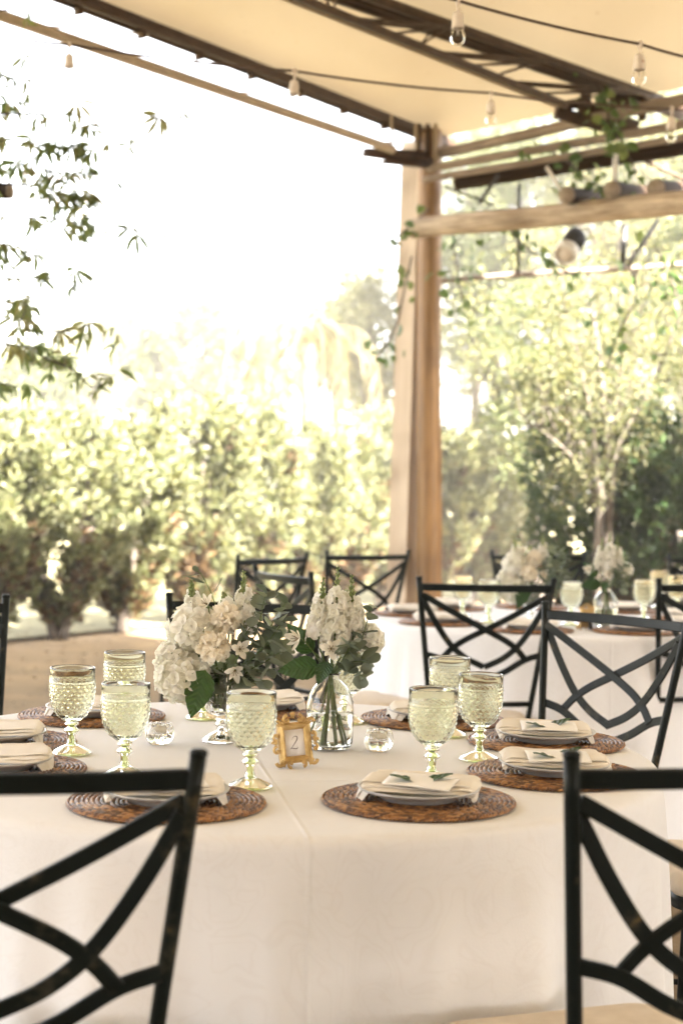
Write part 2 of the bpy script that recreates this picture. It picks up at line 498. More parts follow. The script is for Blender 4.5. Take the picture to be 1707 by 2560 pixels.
M_LAWN = simple('dry_grass_ground', (.22, .20, .10), (.36, .31, .17), rough=.95, scale=(1, 1, 1), nscale=1.5, bump=.7, bscale=20, detail=9)
M_BARK = wood_mat('bark', (.025, .018, .012), (.075, .055, .038), scale=(6, 6, 1), bump=.6)
M_BARKP = wood_mat('pale_bark', (.05, .04, .03), (.12, .095, .07), scale=(6, 6, 1), bump=.4)
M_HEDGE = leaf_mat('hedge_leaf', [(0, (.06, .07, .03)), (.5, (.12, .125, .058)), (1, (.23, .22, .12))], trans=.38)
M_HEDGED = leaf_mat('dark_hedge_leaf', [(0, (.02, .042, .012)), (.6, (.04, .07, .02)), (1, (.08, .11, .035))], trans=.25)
M_DRY = leaf_mat('dry_leaf', [(0, (.025, .016, .008)), (.6, (.08, .047, .02)), (1, (.16, .10, .045))], trans=.3, tint=(1, .8, .5))
M_TREEA = leaf_mat('tree_leaf', [(0, (.04, .052, .018)), (.5, (.07, .085, .03)), (1, (.13, .135, .055))], trans=.42)
M_TREEB = leaf_mat('pale_tree_leaf', [(0, (.06, .07, .027)), (.5, (.11, .112, .047)), (1, (.19, .175, .085))], trans=.45)
M_PALM = leaf_mat('palm_leaf', [(0, (.085, .075, .035)), (1, (.19, .16, .085))], trans=.35)
M_VINE = obj_leaf_mat('vine_leaf', [(0, (.05, .10, .03)), (.5, (.10, .16, .05)), (1, (.19, .23, .085))], trans=.3, rough=.4)
M_OLEAF = obj_leaf_mat('olive_tree_leaf', [(0, (.11, .16, .06)), (.6, (.18, .22, .09)), (1, (.28, .26, .13))], trans=.45, rough=.4)
M_CORD = simple('dark_cord', (.05, .03, .022), (.10, .06, .045), rough=.7)
M_DEADLEAF = simple('dead_leaf', (.22, .08, .03), (.32, .13, .05), rough=.8)

# ================================================================== SETTING
def ground():
    mb = MB(); n = 60
    xs = [-130, -90, -60, -30, -16] + [-12 + .6*i for i in range(41)] + [16, 30, 60, 90, 130]
    ys = [-60, -30, -10] + [-4 + .6*i for i in range(34)] + [18, 22, 28, 40, 70, 110, 150]
    for y in ys:
        for x in xs:
            z = .02*noise.noise(Vector((x*.6, y*.6, 0))) if abs(x) < 14 and y < 17 else 0
            mb.v.append((x, y, z - .012))
    w = len(xs)
    for j in range(len(ys)-1):
        for i in range(w-1):
            mb.f.append((j*w+i, j*w+i+1, (j+1)*w+i+1, (j+1)*w+i)); mb.m.append(0)
    o = put('ground', mb.mesh('ground', M_SOIL)); tag(o, kind='structure', label='bare brown soil under the tables')
ground()
def lawn():
    # the ground beyond the hedge, a thin sheet of dry grass
    mb = MB(); a = Vector((-2.27, 12.85, 0)); d = Vector((.578, .816, 0)); nrm = Vector((-.816, .578, 0))
    for i in range(-30, 60):
        for j, off in enumerate((.10, .5, 2, 6, 20, 50)):
            p = a + d*(i*1.0 if abs(i) < 29 else i*1.6) + nrm*(off + (.14*noise.noise(Vector((i*.7, 3, 0))) if j == 0 else 0))
            mb.v.append((p.x, p.y, .016))
    for i in range(89):
        for j in range(5): mb.f.append((i*6+j, (i+1)*6+j, (i+1)*6+j+1, i*6+j+1)); mb.m.append(0)
    tag(put('lawn', mb.mesh('lawn', M_LAWN)), kind='structure', label='pale sunlit dry grass beyond the hedge')
lawn()
def litter():
    mb = MB()
    for i in range(2600):
        y = R.uniform(7.5, 14); x = R.uniform(-5, 3)
        s = R.uniform(.008, .03); a = R.uniform(0, 6.28)
        M = Matrix.Translation((x, y, .012+R.uniform(0, .01))) @ Matrix.Rotation(a, 4, 'Z') @ Matrix.Rotation(R.uniform(-.5, .5), 4, 'X')
        mb.add([(-s, 0, 0), (0, -s*.4, .002), (s, 0, 0), (0, s*.4, .003)], [(0, 1, 2, 3)], 0, M)
    tag(put('leaf_litter', mb.mesh('leaf_litter', M_DRY)), label='scattered dry leaves and twigs on the bare soil', cat='leaf litter', kind='stuff')
litter()

# ------------------------------------------------------------------ canopy
ZT = 3.52
C0 = atz(1112, 346, ZT)
E_NEAR = atz(218, -4, ZT)
e_dir = (E_NEAR - C0).normalized()
def tarp():
    ef = C0 + e_dir * 70
    back = atz(1404, 288, ZT)
    gd = (back - C0).normalized()
    br = C0 + gd * 30
    a, b_, c_, d_ = C0, br, br + Vector((8, -55, 0)), ef  # unseen reach behind and to the right, lengthened to keep light out
    mb = MB(); n = 40
    for j in range(n+1):
        for i in range(n+1):
            u, v = i/n, j/n
            p = (a*(1-u)+b_*u)*(1-v) + (d_*(1-u)+c_*u)*v
            p.z = ZT + .012 + .006*math.sin(u*37) + .006*noise.noise(Vector((u*9, v*9, 0)))
            mb.v.append(tuple(p))
    w = n+1
    for j in range(n):
        for i in range(n): mb.f.append((j*w+i, j*w+i+1, (j+1)*w+i+1, (j+1)*w+i)); mb.m.append(0)
    o = put('canopy_tarp', mb.mesh('canopy_tarp', M_CANVAS))
    tag(o, 'cream tarpaulin ceiling stretched over the brown steel roof trusses', 'canopy')
    return gd, br
gd, br = tarp()
def bar(mb, a, b_, w, h, mi=0):
    a, b_ = Vector(a), Vector(b_)
    flat_bar(mb, [a, b_], [Vector((0, 0, 1))]*2, w, h, mi)
def eave():
    t = thing('eave_beam', 'dark brown steel eave truss running along the open left edge of the tarp', 'roof beam', tuple(C0))
    M0 = Matrix.Translation(-C0)
    L = 60
    up = Vector((0, 0, 1)); side = e_dir.cross(up).normalized()
    A, B = C0 - e_dir*.1, C0 + e_dir*L
    mb = MB(); bar(mb, A + up*-.012, B + up*-.012, .045, .056); bar(mb, A + side*.03 - up*.045, B + side*.03 - up*.045, .022, .03)
    put('upper_chord', mb.mesh('upper_chord', M_STEEL), t, M0)
    mb = MB(); bar(mb, A - side*.030 - up*.043, B - side*.030 - up*.043, .016, .03)
    put('edge_channel', mb.mesh('edge_channel', M_STEEL), t, M0)
    # lower tube
    p0, p1 = atz(947, 361, 3.22), atz(0, 38, 3.22)
    d = (p1 - p0)
    mb = MB(); tube(mb, [p0 - d*.05, p0 + d*4.0], .026, 10)
    put('lower_tube', mb.mesh('lower_tube', M_STEEL2), t, M0)
    for k in range(7):
        q = C0 + e_dir*(.25 + k*1.35)
        s = p0 + d*((.05+k*1.35)/d.length)
        mb = MB(); tube(mb, [q - up*.06, Vector((s.x, s.y, 3.22))], .006, 5)
        put('web_rod', mb.mesh('web_rod', M_STEEL2), t, M0)
    for k in range(40):
        q = C0 + e_dir*(.3 + k*.45)
        mb = MB(); box(mb, (0, 0, 0), (.012, .05, .07), Matrix.Translation(q - up*.055) @ Matrix.Rotation(math.atan2(e_dir.y, e_dir.x), 4, 'Z'))
        put('bracket', mb.mesh('bracket', M_STEEL), t, M0)
eave()
def truss():
    u0, u1 = atz(947, 0, ZT-.03), atz(1707, 268, ZT-.03)
    l0, l1 = atz(762, 0, 3.26), atz(1404, 258, 3.26)
    ud, ld = (u1-u0), (l1-l0)
    t = thing('roof_truss', 'brown steel lattice truss crossing the middle of the tarp ceiling', 'roof truss', tuple(u1))
    M0 = Matrix.Translation(-u1); up = Vector((0, 0, 1))
    side = ud.normalized().cross(up)
    for off, w, h, dz in ((0, .034, .045, 0), (-.055, .012, .03, -.012), (-.095, .026, .04, -.02)):
        mb = MB(); bar(mb, u0 - ud*1.4 + side*off + up*dz, u1 + ud*.05 + side*off + up*dz, w, h)
        put('upper_chord', mb.mesh('upper_chord', M_STEEL), t, M0)
    mb = MB(); bar(mb, l0 - ld*1.6, l1 + ld*.02, .034, .032)
    put('lower_chord', mb.mesh('lower_chord', M_STEEL), t, M0)
    mb = MB(); bar(mb, l0 - ld*1.6 - Vector((.03, -.02, .012)), l1 - Vector((.03, -.02, .012)), .014, .016)
    put('lower_chord_edge', mb.mesh('lower_chord_edge', M_STEEL2), t, M0)
    k = -1.3
    while k < 1.0:
        for s, off in ((0.0, 0), (.0, -.12)):
            a = u0 + ud*(k) + side*off
            for dk in (-.09, -.05, .05, .16):
                b_ = l0 + ld*(k + .03 + dk)
                if k + .03 + dk > 1.0: continue
                mb = MB(); tube(mb, [a, b_], .0055, 5)
                put('web_rod', mb.mesh('web_rod', M_STEEL), t, M0)
        k += .3
    # heavy end posts
    for (vx, y0, y1, w, Y) in ((1345, 165, 255, .06, 8.9), (1412, 200, 262, .07, 9.0), (1440, 215, 262, .04, 9.0), (1475, 220, 275, .04, 9.0)):
        a, b_ = av(vx, y0, Y), av(vx-2, y1, Y)
        mb = MB(); flat_bar(mb, [a, b_], [Vector((0, 1, 0))]*2, w, .05)
        put('end_post', mb.mesh('end_post', M_STEEL), t, M0)
    for (x0, y0, x1, y1, Y, w) in ((1275, 258, 1395, 292, 8.7, .07), (1330, 250, 1460, 296, 8.9, .09), (1300, 243, 1350, 236, 8.7, .05)):
        a, b_ = av(x0, y0, Y), av(x1, y1, Y+.1)
        mb = MB(); flat_bar(mb, [a, b_], [Vector((0, 1, .2))]*2, w, .05)
        put('end_plate', mb.mesh('end_plate', M_STEEL), t, M0)
truss()

# ------------------------------------------------------------------ posts and poles of the pergola
def log(name, label, cat, a, b_, r, mat, endmat=None, seed=1, n=14, seg=24, group=None, bend=.02):
    a, b_ = Vector(a), Vector(b_)
    mb = MB(); L = (b_-a).length
    ax = (b_-a).normalized(); o1 = ax.orthogonal().normalized(); o2 = ax.cross(o1)
    path = []
    for i in range(seg+1):
        t = i/seg
        p = Vector((0, 0, L*t)) + Vector((1, 0, 0))*(bend*noise.noise(Vector((t*2.3, seed, 0)))*L*.25) + Vector((0, 1, 0))*(bend*noise.noise(Vector((t*2.3, seed, 9)))*L*.25)
        path.append(p)
    ra = [(r[0]*(1-i/seg)+r[1]*i/seg)*(1+.05*noise.noise(Vector((i*.5, seed*3.1, 4)))) for i in range(seg+1)]
    tube(mb, path, ra, n, cap=False, wob=.07, seed=seed)
    M = Matrix.Translation(a) @ ax.to_track_quat('Z', 'Y').to_matrix().to_4x4()
    t = thing(name, label, cat, M=M, group=group)
    put('shaft', mb.mesh('log_shaft', mat), t)
    for p, s in ((path[0], ra[0]), (path[-1], ra[-1])):
        e = MB(); lathe(e, [(s*1.0, -.004), (s*1.0, .004)], n, M=Matrix.Translation(p))
        put('cut_end', e.mesh('cut_end', endmat or M_CUT), t)
    return t
YP = 10.0
log('log_post', 'round varnished log post holding up the canopy corner', 'post', (av(986, 1400, YP).x, YP, 0), av(988, 300, YP), (.083, .070), M_POST, seed=3, bend=.01)
def leaning_timber():
    a, b_ = av(921, 1400, YP+.12), av(955, 330, YP+.12)
    a = Vector((a.x - .012, a.y, 0)); L = (b_-a).length
    t = thing('timber_brace', 'squared pale timber leaning against the varnished log post', 'post', M=Matrix.Translation(a) @ (b_-a).to_track_quat('Z', 'Y').to_matrix().to_4x4())
    # wider at its foot
    w0, w1 = .12, .055
    mb = MB()
    for (z, w) in ((0, w0), (L*.5, (w0+w1)/2), (L, w1)):
        mb.v += [(-w*1.05, -.02, z), (w*.05, -.10, z), (w*1.1, .0, z), (-w*.2, .09, z)]
    for i in range(2):
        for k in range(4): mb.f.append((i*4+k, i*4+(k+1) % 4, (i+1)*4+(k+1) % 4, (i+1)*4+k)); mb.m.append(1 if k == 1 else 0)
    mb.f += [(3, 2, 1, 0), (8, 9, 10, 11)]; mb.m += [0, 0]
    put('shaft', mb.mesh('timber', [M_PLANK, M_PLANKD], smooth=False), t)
leaning_timber()
def corner_bracket():
    t = thing('corner_bracket', 'dark steel bracket joining the eave beam to the log post', 'bracket', tuple(av(975, 340, YP-.2)))
    M0 = Matrix.Translation(-av(975, 340, YP-.2))
    for (x0, y0, x1, y1, w) in ((835, 350, 990, 372, .05), (840, 346, 975, 352, .03), (880, 372, 990, 382, .02)):
        mb = MB(); flat_bar(mb, [av(x0, y0, YP-.35), av(x1, y1, YP-.15)], [Vector((0, 1, 0))]*2, w, .05); put('arm', mb.mesh('arm', M_STEEL), t, M0)
    for x, c in ((962, M_STEEL), (982, M_STEEL), (1000, M_STEEL2), (956, M_STEEL2)):
        mb = MB(); flat_bar(mb, [av(x, 285, YP-.15), av(x, 372, YP-.15)], [Vector((0, 1, 0))]*2, .03, .03); put('upright', mb.mesh('upright', c), t, M0)
    mb = MB(); flat_bar(mb, [av(899, 262, YP-.5), av(899, 350, YP-.4)], [Vector((0, 1, 0))]*2, .015, .015); put('hanger', mb.mesh('hanger', M_STEEL2), t, M0)
corner_bracket()
PG = 'weathered poles of the pergola'
log('pergola_pole', 'weathered round pole just under the rear edge of the tarp', 'pole', av(1008, 352, 9.9), av(1720, 196, 8.1), (.034, .034), M_POLE, seed=5, n=10, group=PG)
log('pergola_pole', 'thin grey pole second below the rear edge of the tarp', 'pole', av(985, 388, 9.85), av(1720, 258, 8.4), (.027, .027), M_POLE, seed=6, n=10, group=PG)
log('pergola_pole', 'brown shadowed pole third below the tarp, with a darker underside', 'pole', av(975, 412, 9.8), av(1720, 290, 8.5), (.022, .022), M_POLE, seed=7, n=10, group=PG)
log('pergola_pole', 'dark thick pole lying right behind the third thin pole', 'pole', av(1050, 422, 9.9), av(1720, 316, 8.6), (.042, .042), M_LOGD, seed=8, n=10, group=PG)
log('log_beam', 'long pale peeled log lying across in front of the log post', 'log', av(950, 525, 9.65), av(1760, 448, 8.2), (.060, .068), M_LOG, seed=11, n=16, bend=.025)
log('log_joist', 'short dark log with a sawn end, leftmost on the pale log', 'log', av(1300, 449, 8.75), av(1372, 452, 9.5), (.046, .046), M_LOGD, seed=12, n=12, group='short logs on the pale log')
log('log_joist', 'short dark log with a sawn end, middle one on the pale log', 'log', av(1404, 436, 8.7), av(1480, 446, 9.5), (.05, .05), M_LOGD, seed=13, n=12, group='short logs on the pale log')
log('log_joist', 'short dark log with a sawn end, rightmost on the pale log', 'log', av(1505, 432, 8.65), av(1585, 440, 9.5), (.05, .05), M_LOGD, seed=14, n=12, group='short logs on the pale log')
log('log_joist', 'brown log end poking in among the leaves at the left edge', 'log', av(24, 440, 6.8), av(-160, 436, 6.9), (.032, .034), M_LOGD, seed=15, n=12)
log('pergola_rail', 'thin pale rail far below the log, crossing the foliage', 'rail', av(1015, 644, 10.3), av(1720, 596, 9.6), (.017, .017), M_POLE, seed=16, n=8)
for (a, b_, lab, r) in (((1192, 420), (1189, 628), 'upright black iron rod left of the spotlight', .010), ((1433, 515), (1428, 620), 'upright black iron rod right of the spotlight', .02),
                        ((1510, 505), (1440, 612), 'slanting black iron strut right of the spotlight', .014), ((1144, 402), (1098, 468), 'short slanting iron strut above the left part of the log', .011),
                        ((1020, 428), (1130, 470), 'thin iron stay falling from the log post to the log', .007), ((1430, 345), (1600, 425), 'slanting brown stay above the short logs', .012)):
    mb = MB(); p, q = av(*a, 9.6), av(*b_, 9.6); tube(mb, [p, q], r, 8)
    tag(put('iron_rod', mb.mesh('iron_rod', M_IRON if 'brown' not in lab else M_STEEL)), lab, 'rod', 'iron rods of the pergola')
mb = MB(); flat_bar(mb, [av(1412, 352, 8.9), av(1411, 425, 8.9)], [Vector((0, 1, 0))]*2, .028, .02)
tag(put('white_upright', mb.mesh('white_upright', M_WHITEPL)), 'short white metal strip standing above the middle short log', 'strip')
mb = MB(); flat_bar(mb, [av(1254, 383, 9.0), av(1296, 450, 8.9)], [Vector((0, 1, 0))]*2, .02, .006)
tag(put('metal_strip', mb.mesh('metal_strip', M_WHITEPL)), 'thin pale metal strip slanting down to the leftmost short log', 'strip')
def spotlight():
    p = av(1310, 562, 9.0)
    d = Vector((-.38, -.62, -.62)).normalized()
    M = Matrix.Translation(p) @ d.to_track_quat('Z', 'Y').to_matrix().to_4x4()
    t = thing('spotlight', 'white and black spotlight hanging below the pale log', 'spotlight', M=M)
    mb = MB(); lathe(mb, [(.02, -.105), (.05, -.10), (.058, -.07), (.06, .05), (.055, .06)], 20); put('housing', mb.mesh('housing', M_IRON), t)
    mb = MB(); lathe(mb, [(.061, .045), (.067, .05), (.068, .11), (.055, .112), (.05, .07)], 20); put('lens_hood', mb.mesh('lens_hood', M_WHITEPL), t)
    mb = MB(); lathe(mb, [(.0004, .095), (.052, .095), (.052, .10), (.0004, .10)], 20); put('lens', mb.mesh('lens', M_PORC), t)
    mb = MB()
    for k in range(5): box(mb, (.062*math.cos(-.6+k*.3), .062*math.sin(-.6+k*.3), -.02), (.012, .006, .11))
    put('cooling_fins', mb.mesh('fins', M_IRON), t)
    mb = MB(); tube(mb, [(0, 0, -.1), (-.03, .01, -.16)], .012, 8); put('mount', mb.mesh('mount', M_IRON), t)
spotlight()

# ================================================================== string lights
def cord(label, pts):
    pts = [Vector(p) for p in pts]
    path = []
    for a, b_ in zip(pts[:-1], pts[1:]):
        L = (b_-a).length
        for k in range(8):
            t = k/8; path.append(a.lerp(b_, t) - Vector((0, 0, 4*t*(1-t)*L*.012)))
    path.append(pts[-1])
    mb = MB(); tube(mb, path, .0052, 6)
    return tag(put('light_cord', mb.mesh('light_cord', M_CORD)), label, 'cord', 'cords of the string lights')
def bulb_meshes():
    d = {}
    mb = MB(); tube(mb, bez([(0, 0, 0), (.004, 0, -.015), (-.002, 0, -.03), (0, 0, -.042)], 4), .0028, 6)
    tube(mb, bez([(0, .006, 0), (-.004, .006, -.015), (.003, .003, -.03), (0, 0, -.042)], 4), .0024, 6)
    d['lead'] = mb.mesh('lead', M_PORC)
    mb = MB(); lathe(mb, [(.009, -.036), (.014, -.038), (.0165, -.043), (.0185, -.06), (.0192, -.064), (.0188, -.068), (.0205, -.086), (.0205, -.089), (.017, -.089), (.016, -.08)], 20)
    d['socket'] = mb.mesh('socket', M_PORC)
    mb = MB()
    prof = [(.0125, -.085), (.0155, -.092), (.0205, -.101), (.0232, -.111), (.0235, -.118), (.0215, -.129), (.0165, -.137), (.009, -.142), (.0004, -.1435)]
    inner = [(max(r-.0011, .0002), z+(.0008 if r < .02 else 0)) for r, z in prof]
    lathe(mb, prof + inner[::-1], 24, close=True)
    d['glass'] = mb.mesh('bulb_glass', M_BULBG)
    mb = MB(); tube(mb, [(0, 0, -.086), (0, 0, -.104)], .0022, 6); tube(mb, bez([(-.006, 0, -.113), (-.003, 0, -.106), (0, 0, -.111), (.003, 0, -.106), (.006, 0, -.113)], 4), .0007, 5)
    d['filament'] = mb.mesh('filament', M_WHITEPL)
    mb = MB(); lathe(mb, [(.004, -.004), (.011, -.004), (.013, .0), (.011, .006), (.004, .006)], 10, M=Matrix.Rotation(PI/2, 4, 'Y'))
    d['tie'] = mb.mesh('tie', M_PORC)
    return d
BM = bulb_meshes()
BG = 'bulbs of the string lights'
def bulb(p, label, tilt=0.0, dead=False, sc=1.0):
    M = Matrix.Translation(p) @ Matrix.Rotation(tilt, 4, 'Y') @ Matrix.Rotation(R.uniform(0, 6), 4, 'Z') @ Matrix.Scale(sc, 4)
    t = thing('hanging_bulb', label, 'light bulb', M=M, group=BG)
    put('lead_wire', BM['lead'], t); put('socket', BM['socket'], t); g = put('bulb', BM['glass'], t); put('filament', BM['filament'], g); put('cord_tie', BM['tie'], t)
    return t
# near cord
a0, a1 = av(1052, 2, 5.15), av(1468, 101, 5.5)
cord('dark cord swagged under the right half of the ceiling', [av(760, -90, 5.0), a0, a1, av(1640, 146, 5.7)])
bulb(a0, 'largest clear bulb hanging at the top middle of the ceiling')
t = bulb(a1, 'clear bulb with a brown dead leaf stuck on its socket')
t['label'] = 'clear bulb at upper right with a brown leaf on its socket'
mb = MB(); petal(mb, .017, .015, 1.2, .8, 3, .1, M=Matrix.Translation(a1 + Vector((.008, -.0215, -.060))) @ Matrix.Rotation(-1.2, 4, 'X'))
tag(put('dead_leaf', mb.mesh('dead_leaf', M_DEADLEAF)), 'small curled brown leaf stuck on a white bulb socket', 'leaf')
# second cord
c = [av(-90, 70, 5.9), av(160, 103, 6.0), av(676, 163, 6.2), av(1128, 214, 6.6), av(1340, 236, 6.9), av(1541, 250, 7.0), av(1680, 262, 7.1)]
cord('dark cord strung from the left edge across below the eave', c)
bulb(c[1], 'white socket with clear bulb, leftmost under the eave against the sky', sc=.95)
bulb(c[2], 'clear bulb hanging where the cord crosses the dark eave beam')
bulb(c[3], 'clear bulb hanging low under the middle of the cream ceiling', sc=.93)
bulb(c[5], 'clear bulb at the right edge in front of the pergola poles', sc=1.02)
# far strings
f = [av(-60, 395, 12), av(314, 408, 13), av(521, 488, 17), av(627, 449, 16), av(897, 464, 15), av(990, 474, 10.0)]
cord('thin far cord sagging across the white sky to the log post', [f[0], f[1], av(470, 440, 14.2), f[3], f[4], f[5]])
cord('thin far cord dropping from the log post below the other far one', [av(990, 520, 10.1), av(833, 492, 17), av(521, 489, 18), av(192, 462, 12), av(-80, 440, 11)])
bulb(f[1], 'tiny far bulb against the sky beside the hanging leaves', sc=1.25)
bulb(av(192, 462, 12), 'small far bulb half hidden among the hanging leaves', sc=1.5)
bulb(f[3], 'tiny far bulb in the middle of the white sky', sc=1.2)
bulb(av(521, 489, 18), 'tiny far bulb lowest in the open white sky', sc=1.15)
bulb(f[4], 'tiny far bulb nearest to the left side of the log post', sc=1.25)
bulb(av(833, 492, 17), 'tiny far bulb second from the left side of the log post', sc=1.3)

# ================================================================== chairs
HTOP = .97
def chair_parts():
    def hw(h): return .230 - .066*min(h, .52)/.52            # half width at h below the top
    def yb(h): return -.285 + .088*min(h, .52)/.52
    def S(x, h, off=0.0):                                    # point on the bowed back
        u = max(-1, min(1, x/.215)); return Vector((x, yb(h) - .030*(1-u*u) + off, HTOP - h))
    def nrm(x, h): return Vector((-.0*x, -1, -.17)).normalized()
    P = {}
    mb = MB()
    for s in (-1,):
        pass
    def post(s):
        mb = MB()
        path = [(s*.178, -.222, 0), (s*.164, -.200, .42), (s*hw(.5), yb(.5), HTOP-.5), (s*hw(.25), yb(.25), HTOP-.25), (s*hw(0), yb(0), HTOP)]
        tube(mb, bez(path, 5), .0100, 12)
        e = Vector(path[-1]); lathe(mb, [(.0100, -.003), (.0108, -.002), (.0108, .003), (.008, .0055), (.0005, .006)], 12, M=Matrix.Translation(e))
        return mb.mesh('back_post', M_CHAIR)
    P['postL'], P['postR'] = post(-1), post(1)
    def barm(name, pts, w=.021, th=.0075, off=0.0, n=7):
        p2 = bez([(x, h, 0) for x, h in pts], n)
        mb = MB(); flat_bar(mb, [S(q.x, q.y, off) for q in p2], [nrm(q.x, q.y) for q in p2], w, th)
        return mb.mesh(name, M_CHAIR, smooth=False)
    P['rail'] = barm('top_rail', [(-.226, .030), (-.12, .030), (0, .030), (.12, .030), (.226, .030)], .025, .010)
    A = [(-.216, .056), (-.1, .120), (0, .172), (.072, .210), (.114, .242), (.142, .275)]
    B = [(-.214, .070), (-.165, .155), (-.114, .226), (-.062, .270), (0, .300)]
    P['A1'] = barm('lattice_bar', A, off=-.004); P['A2'] = barm('lattice_bar', [(-x, h) for x, h in A], off=.004)
    P['B1'] = barm('lattice_bar', B, off=.0045); P['B2'] = barm('lattice_bar', [(-x, h) for x, h in B], off=-.0045)
    Cc = [(-.196, .260), (-.14, .277), (-.07, .318), (0, .342), (.07, .318), (.14, .277), (.196, .260)]
    P['C'] = barm('lattice_arch', Cc)
    P['low'] = barm('lower_rail', [(-.176, .43), (-.09, .43), (0, .43), (.09, .43), (.176, .43)], .018, .009)
    mb = MB()
    for s in (-1, 1): tube(mb, [S(s*.03, .345), S(s*.03, .43)], .005, 6)
    P['peg'] = mb.mesh('rail_peg', M_CHAIR)
    # seat
    mb = MB()
    ring = []
    def outline(ins, n=8):
        out = []
        for (cx, cy, a0) in ((.195-.06, .22-.06, 0), (-.195+.06, .22-.06, 90), (-.17+.04, -.20+.04, 180), (.17-.04, -.20+.04, 270)):
            rr = (.06 if cy > 0 else .04) - ins
            for k in range(n+1):
                a = rad(a0 + 90*k/n); out.append((cx+rr*math.cos(a), cy+rr*math.sin(a)))
        return out
    ol = outline(0); m = len(ol)
    for (z, i_) in ((.425, .0), (.452, .0), (.452, .02), (.425, .02)):
        for x, y in outline(i_): mb.v.append((x, y, z))
    for j in range(4):
        for k in range(m): mb.f.append((j*m+k, j*m+(k+1) % m, ((j+1) % 4)*m+(k+1) % m, ((j+1) % 4)*m+k)); mb.m.append(0)
    P['frame'] = mb.mesh('seat_frame', M_CHAIR)
    mb = MB(); prof = ((.449, .012), (.452, .002), (.464, -.004), (.482, -.002), (.492, .012), (.496, .035))
    for (z, i_) in prof:
        for x, y in outline(i_): mb.v.append((x, y, z))
    for j in range(len(prof)-1):
        for k in range(m): mb.f.append((j*m+k, j*m+(k+1) % m, (j+1)*m+(k+1) % m, (j+1)*m+k)); mb.m.append(0)
    c0 = len(mb.v); mb.v.append((0, 0, .502)); mb.v.append((0, 0, .449)); b0 = (len(prof)-1)*m
    for k in range(m):
        mb.f.append((b0+k, b0+(k+1) % m, c0)); mb.m.append(0); mb.f.append(((k+1) % m, k, c0+1)); mb.m.append(0)
    P['cushion'] = mb.mesh('seat_cushion', M_CUSHION)
    def leg(s):
        mb = MB(); tube(mb, bez([(s*.185, .215, 0), (s*.178, .205, .2), (s*.172, .195, .43)], 4), .0105, 10); return mb.mesh('front_leg', M_CHAIR)
    P['legL'], P['legR'] = leg(-1), leg(1)
    for s, nm in ((-1, 'sl'), (1, 'sr')):
        mb = MB(); tube(mb, [(s*.172, -.212, .17), (s*.18, .21, .17)], .007, 8); P[nm] = mb.mesh('stretcher', M_CHAIR)
    mb = MB(); tube(mb, [(-.176, 0, .17), (.176, 0, .17)], .007, 8); P['sm'] = mb.mesh('stretcher', M_CHAIR)
    return P
CP = chair_parts()
def make_chair(label, loc, rz, group):
    t = thing('crossback_chair', label, 'chair', loc, rz, group)
    for nm, k in (('back_post', 'postL'), ('back_post', 'postR'), ('top_rail', 'rail'), ('lattice_bar', 'A1'), ('lattice_bar', 'A2'), ('lattice_bar', 'B1'), ('lattice_bar', 'B2'),
                  ('lattice_arch', 'C'), ('lower_rail', 'low'), ('rail_peg', 'peg'), ('seat_frame', 'frame'), ('front_leg', 'legL'), ('front_leg', 'legR'), ('stretcher', 'sl'), ('stretcher', 'sr'), ('stretcher', 'sm')):
        put(nm, CP[k], t)
    put('seat_cushion', CP['cushion'], t)
    return t
chair0 = None
def chair(label, post, side, rz, group):
    """post: where the top of the back post on local side -1/+1 stands"""
    global chair0
    rz = rad(rz)
    off = Matrix.Rotation(rz, 3, 'Z') @ Vector((side*.23, -.285, 0))
    loc = (post[0]-off.x, post[1]-off.y, 0)
    if chair0 is None:
        chair0 = make_chair(label, loc, rz, group); return chair0
    return dup(chair0, loc, rz, label, group)
CG, CB = 'dark metal cross-back chairs round the front table', 'dark metal cross-back chairs round the rear table'
zt = HTOP
def pz(px, py): q = atz(px, py, zt); return (q.x, q.y)
chair('big blurred dark chair at the lower left corner in front of the table', pz(497, 1884), 1, 6, CG)
chair('big blurred dark chair at the lower right corner in front of the table', pz(1428, 1888), -1, 20, CG)
chair('dark chair with shiny worn lattice at right, behind the plates of the front table', pz(1363, 1508), 1, 133, CG)
chair('dark chair half hidden behind the big bouquet at the far side of the front table', pz(423, 1486), 1, 169, CG)
chair('dark chair cut by the left edge of the photo, only one post showing', pz(16, 1491), -1, -143, CG)
chair('chair beyond the right edge of the photo with only its cream seat corner showing', (1.20, 3.19), -1, 90, CG)
chair('dark cross-back chair seen from behind before the left of the rear table', pz(1047, 1445), -1, 5, CB)
chair('dark chair at the right edge by the rear table, cream seat cushion showing', pz(1646, 1449), -1, 22, CB)
chair('chair behind the white bouquet of the footed vase across the rear table', pz(1229, 1378), 1, 187, CB)
chair('distant dark chair at the right edge beyond the rear table', (1.60, 7.8), 1, 156, CB)
CF = 'dark metal cross-back chairs farther back'
chair('distant dark chair standing in front of the leaning timber', (-.064, 7.35), -1, 33, CF)
chair('distant dark chair highest behind the gap between the two bouquets', (-.432, 6.75), -1, 52, CF)
chair('dark chair seen from the side between the two bouquets, below the highest one', (-.318, 5.95), -1, -62, CF)

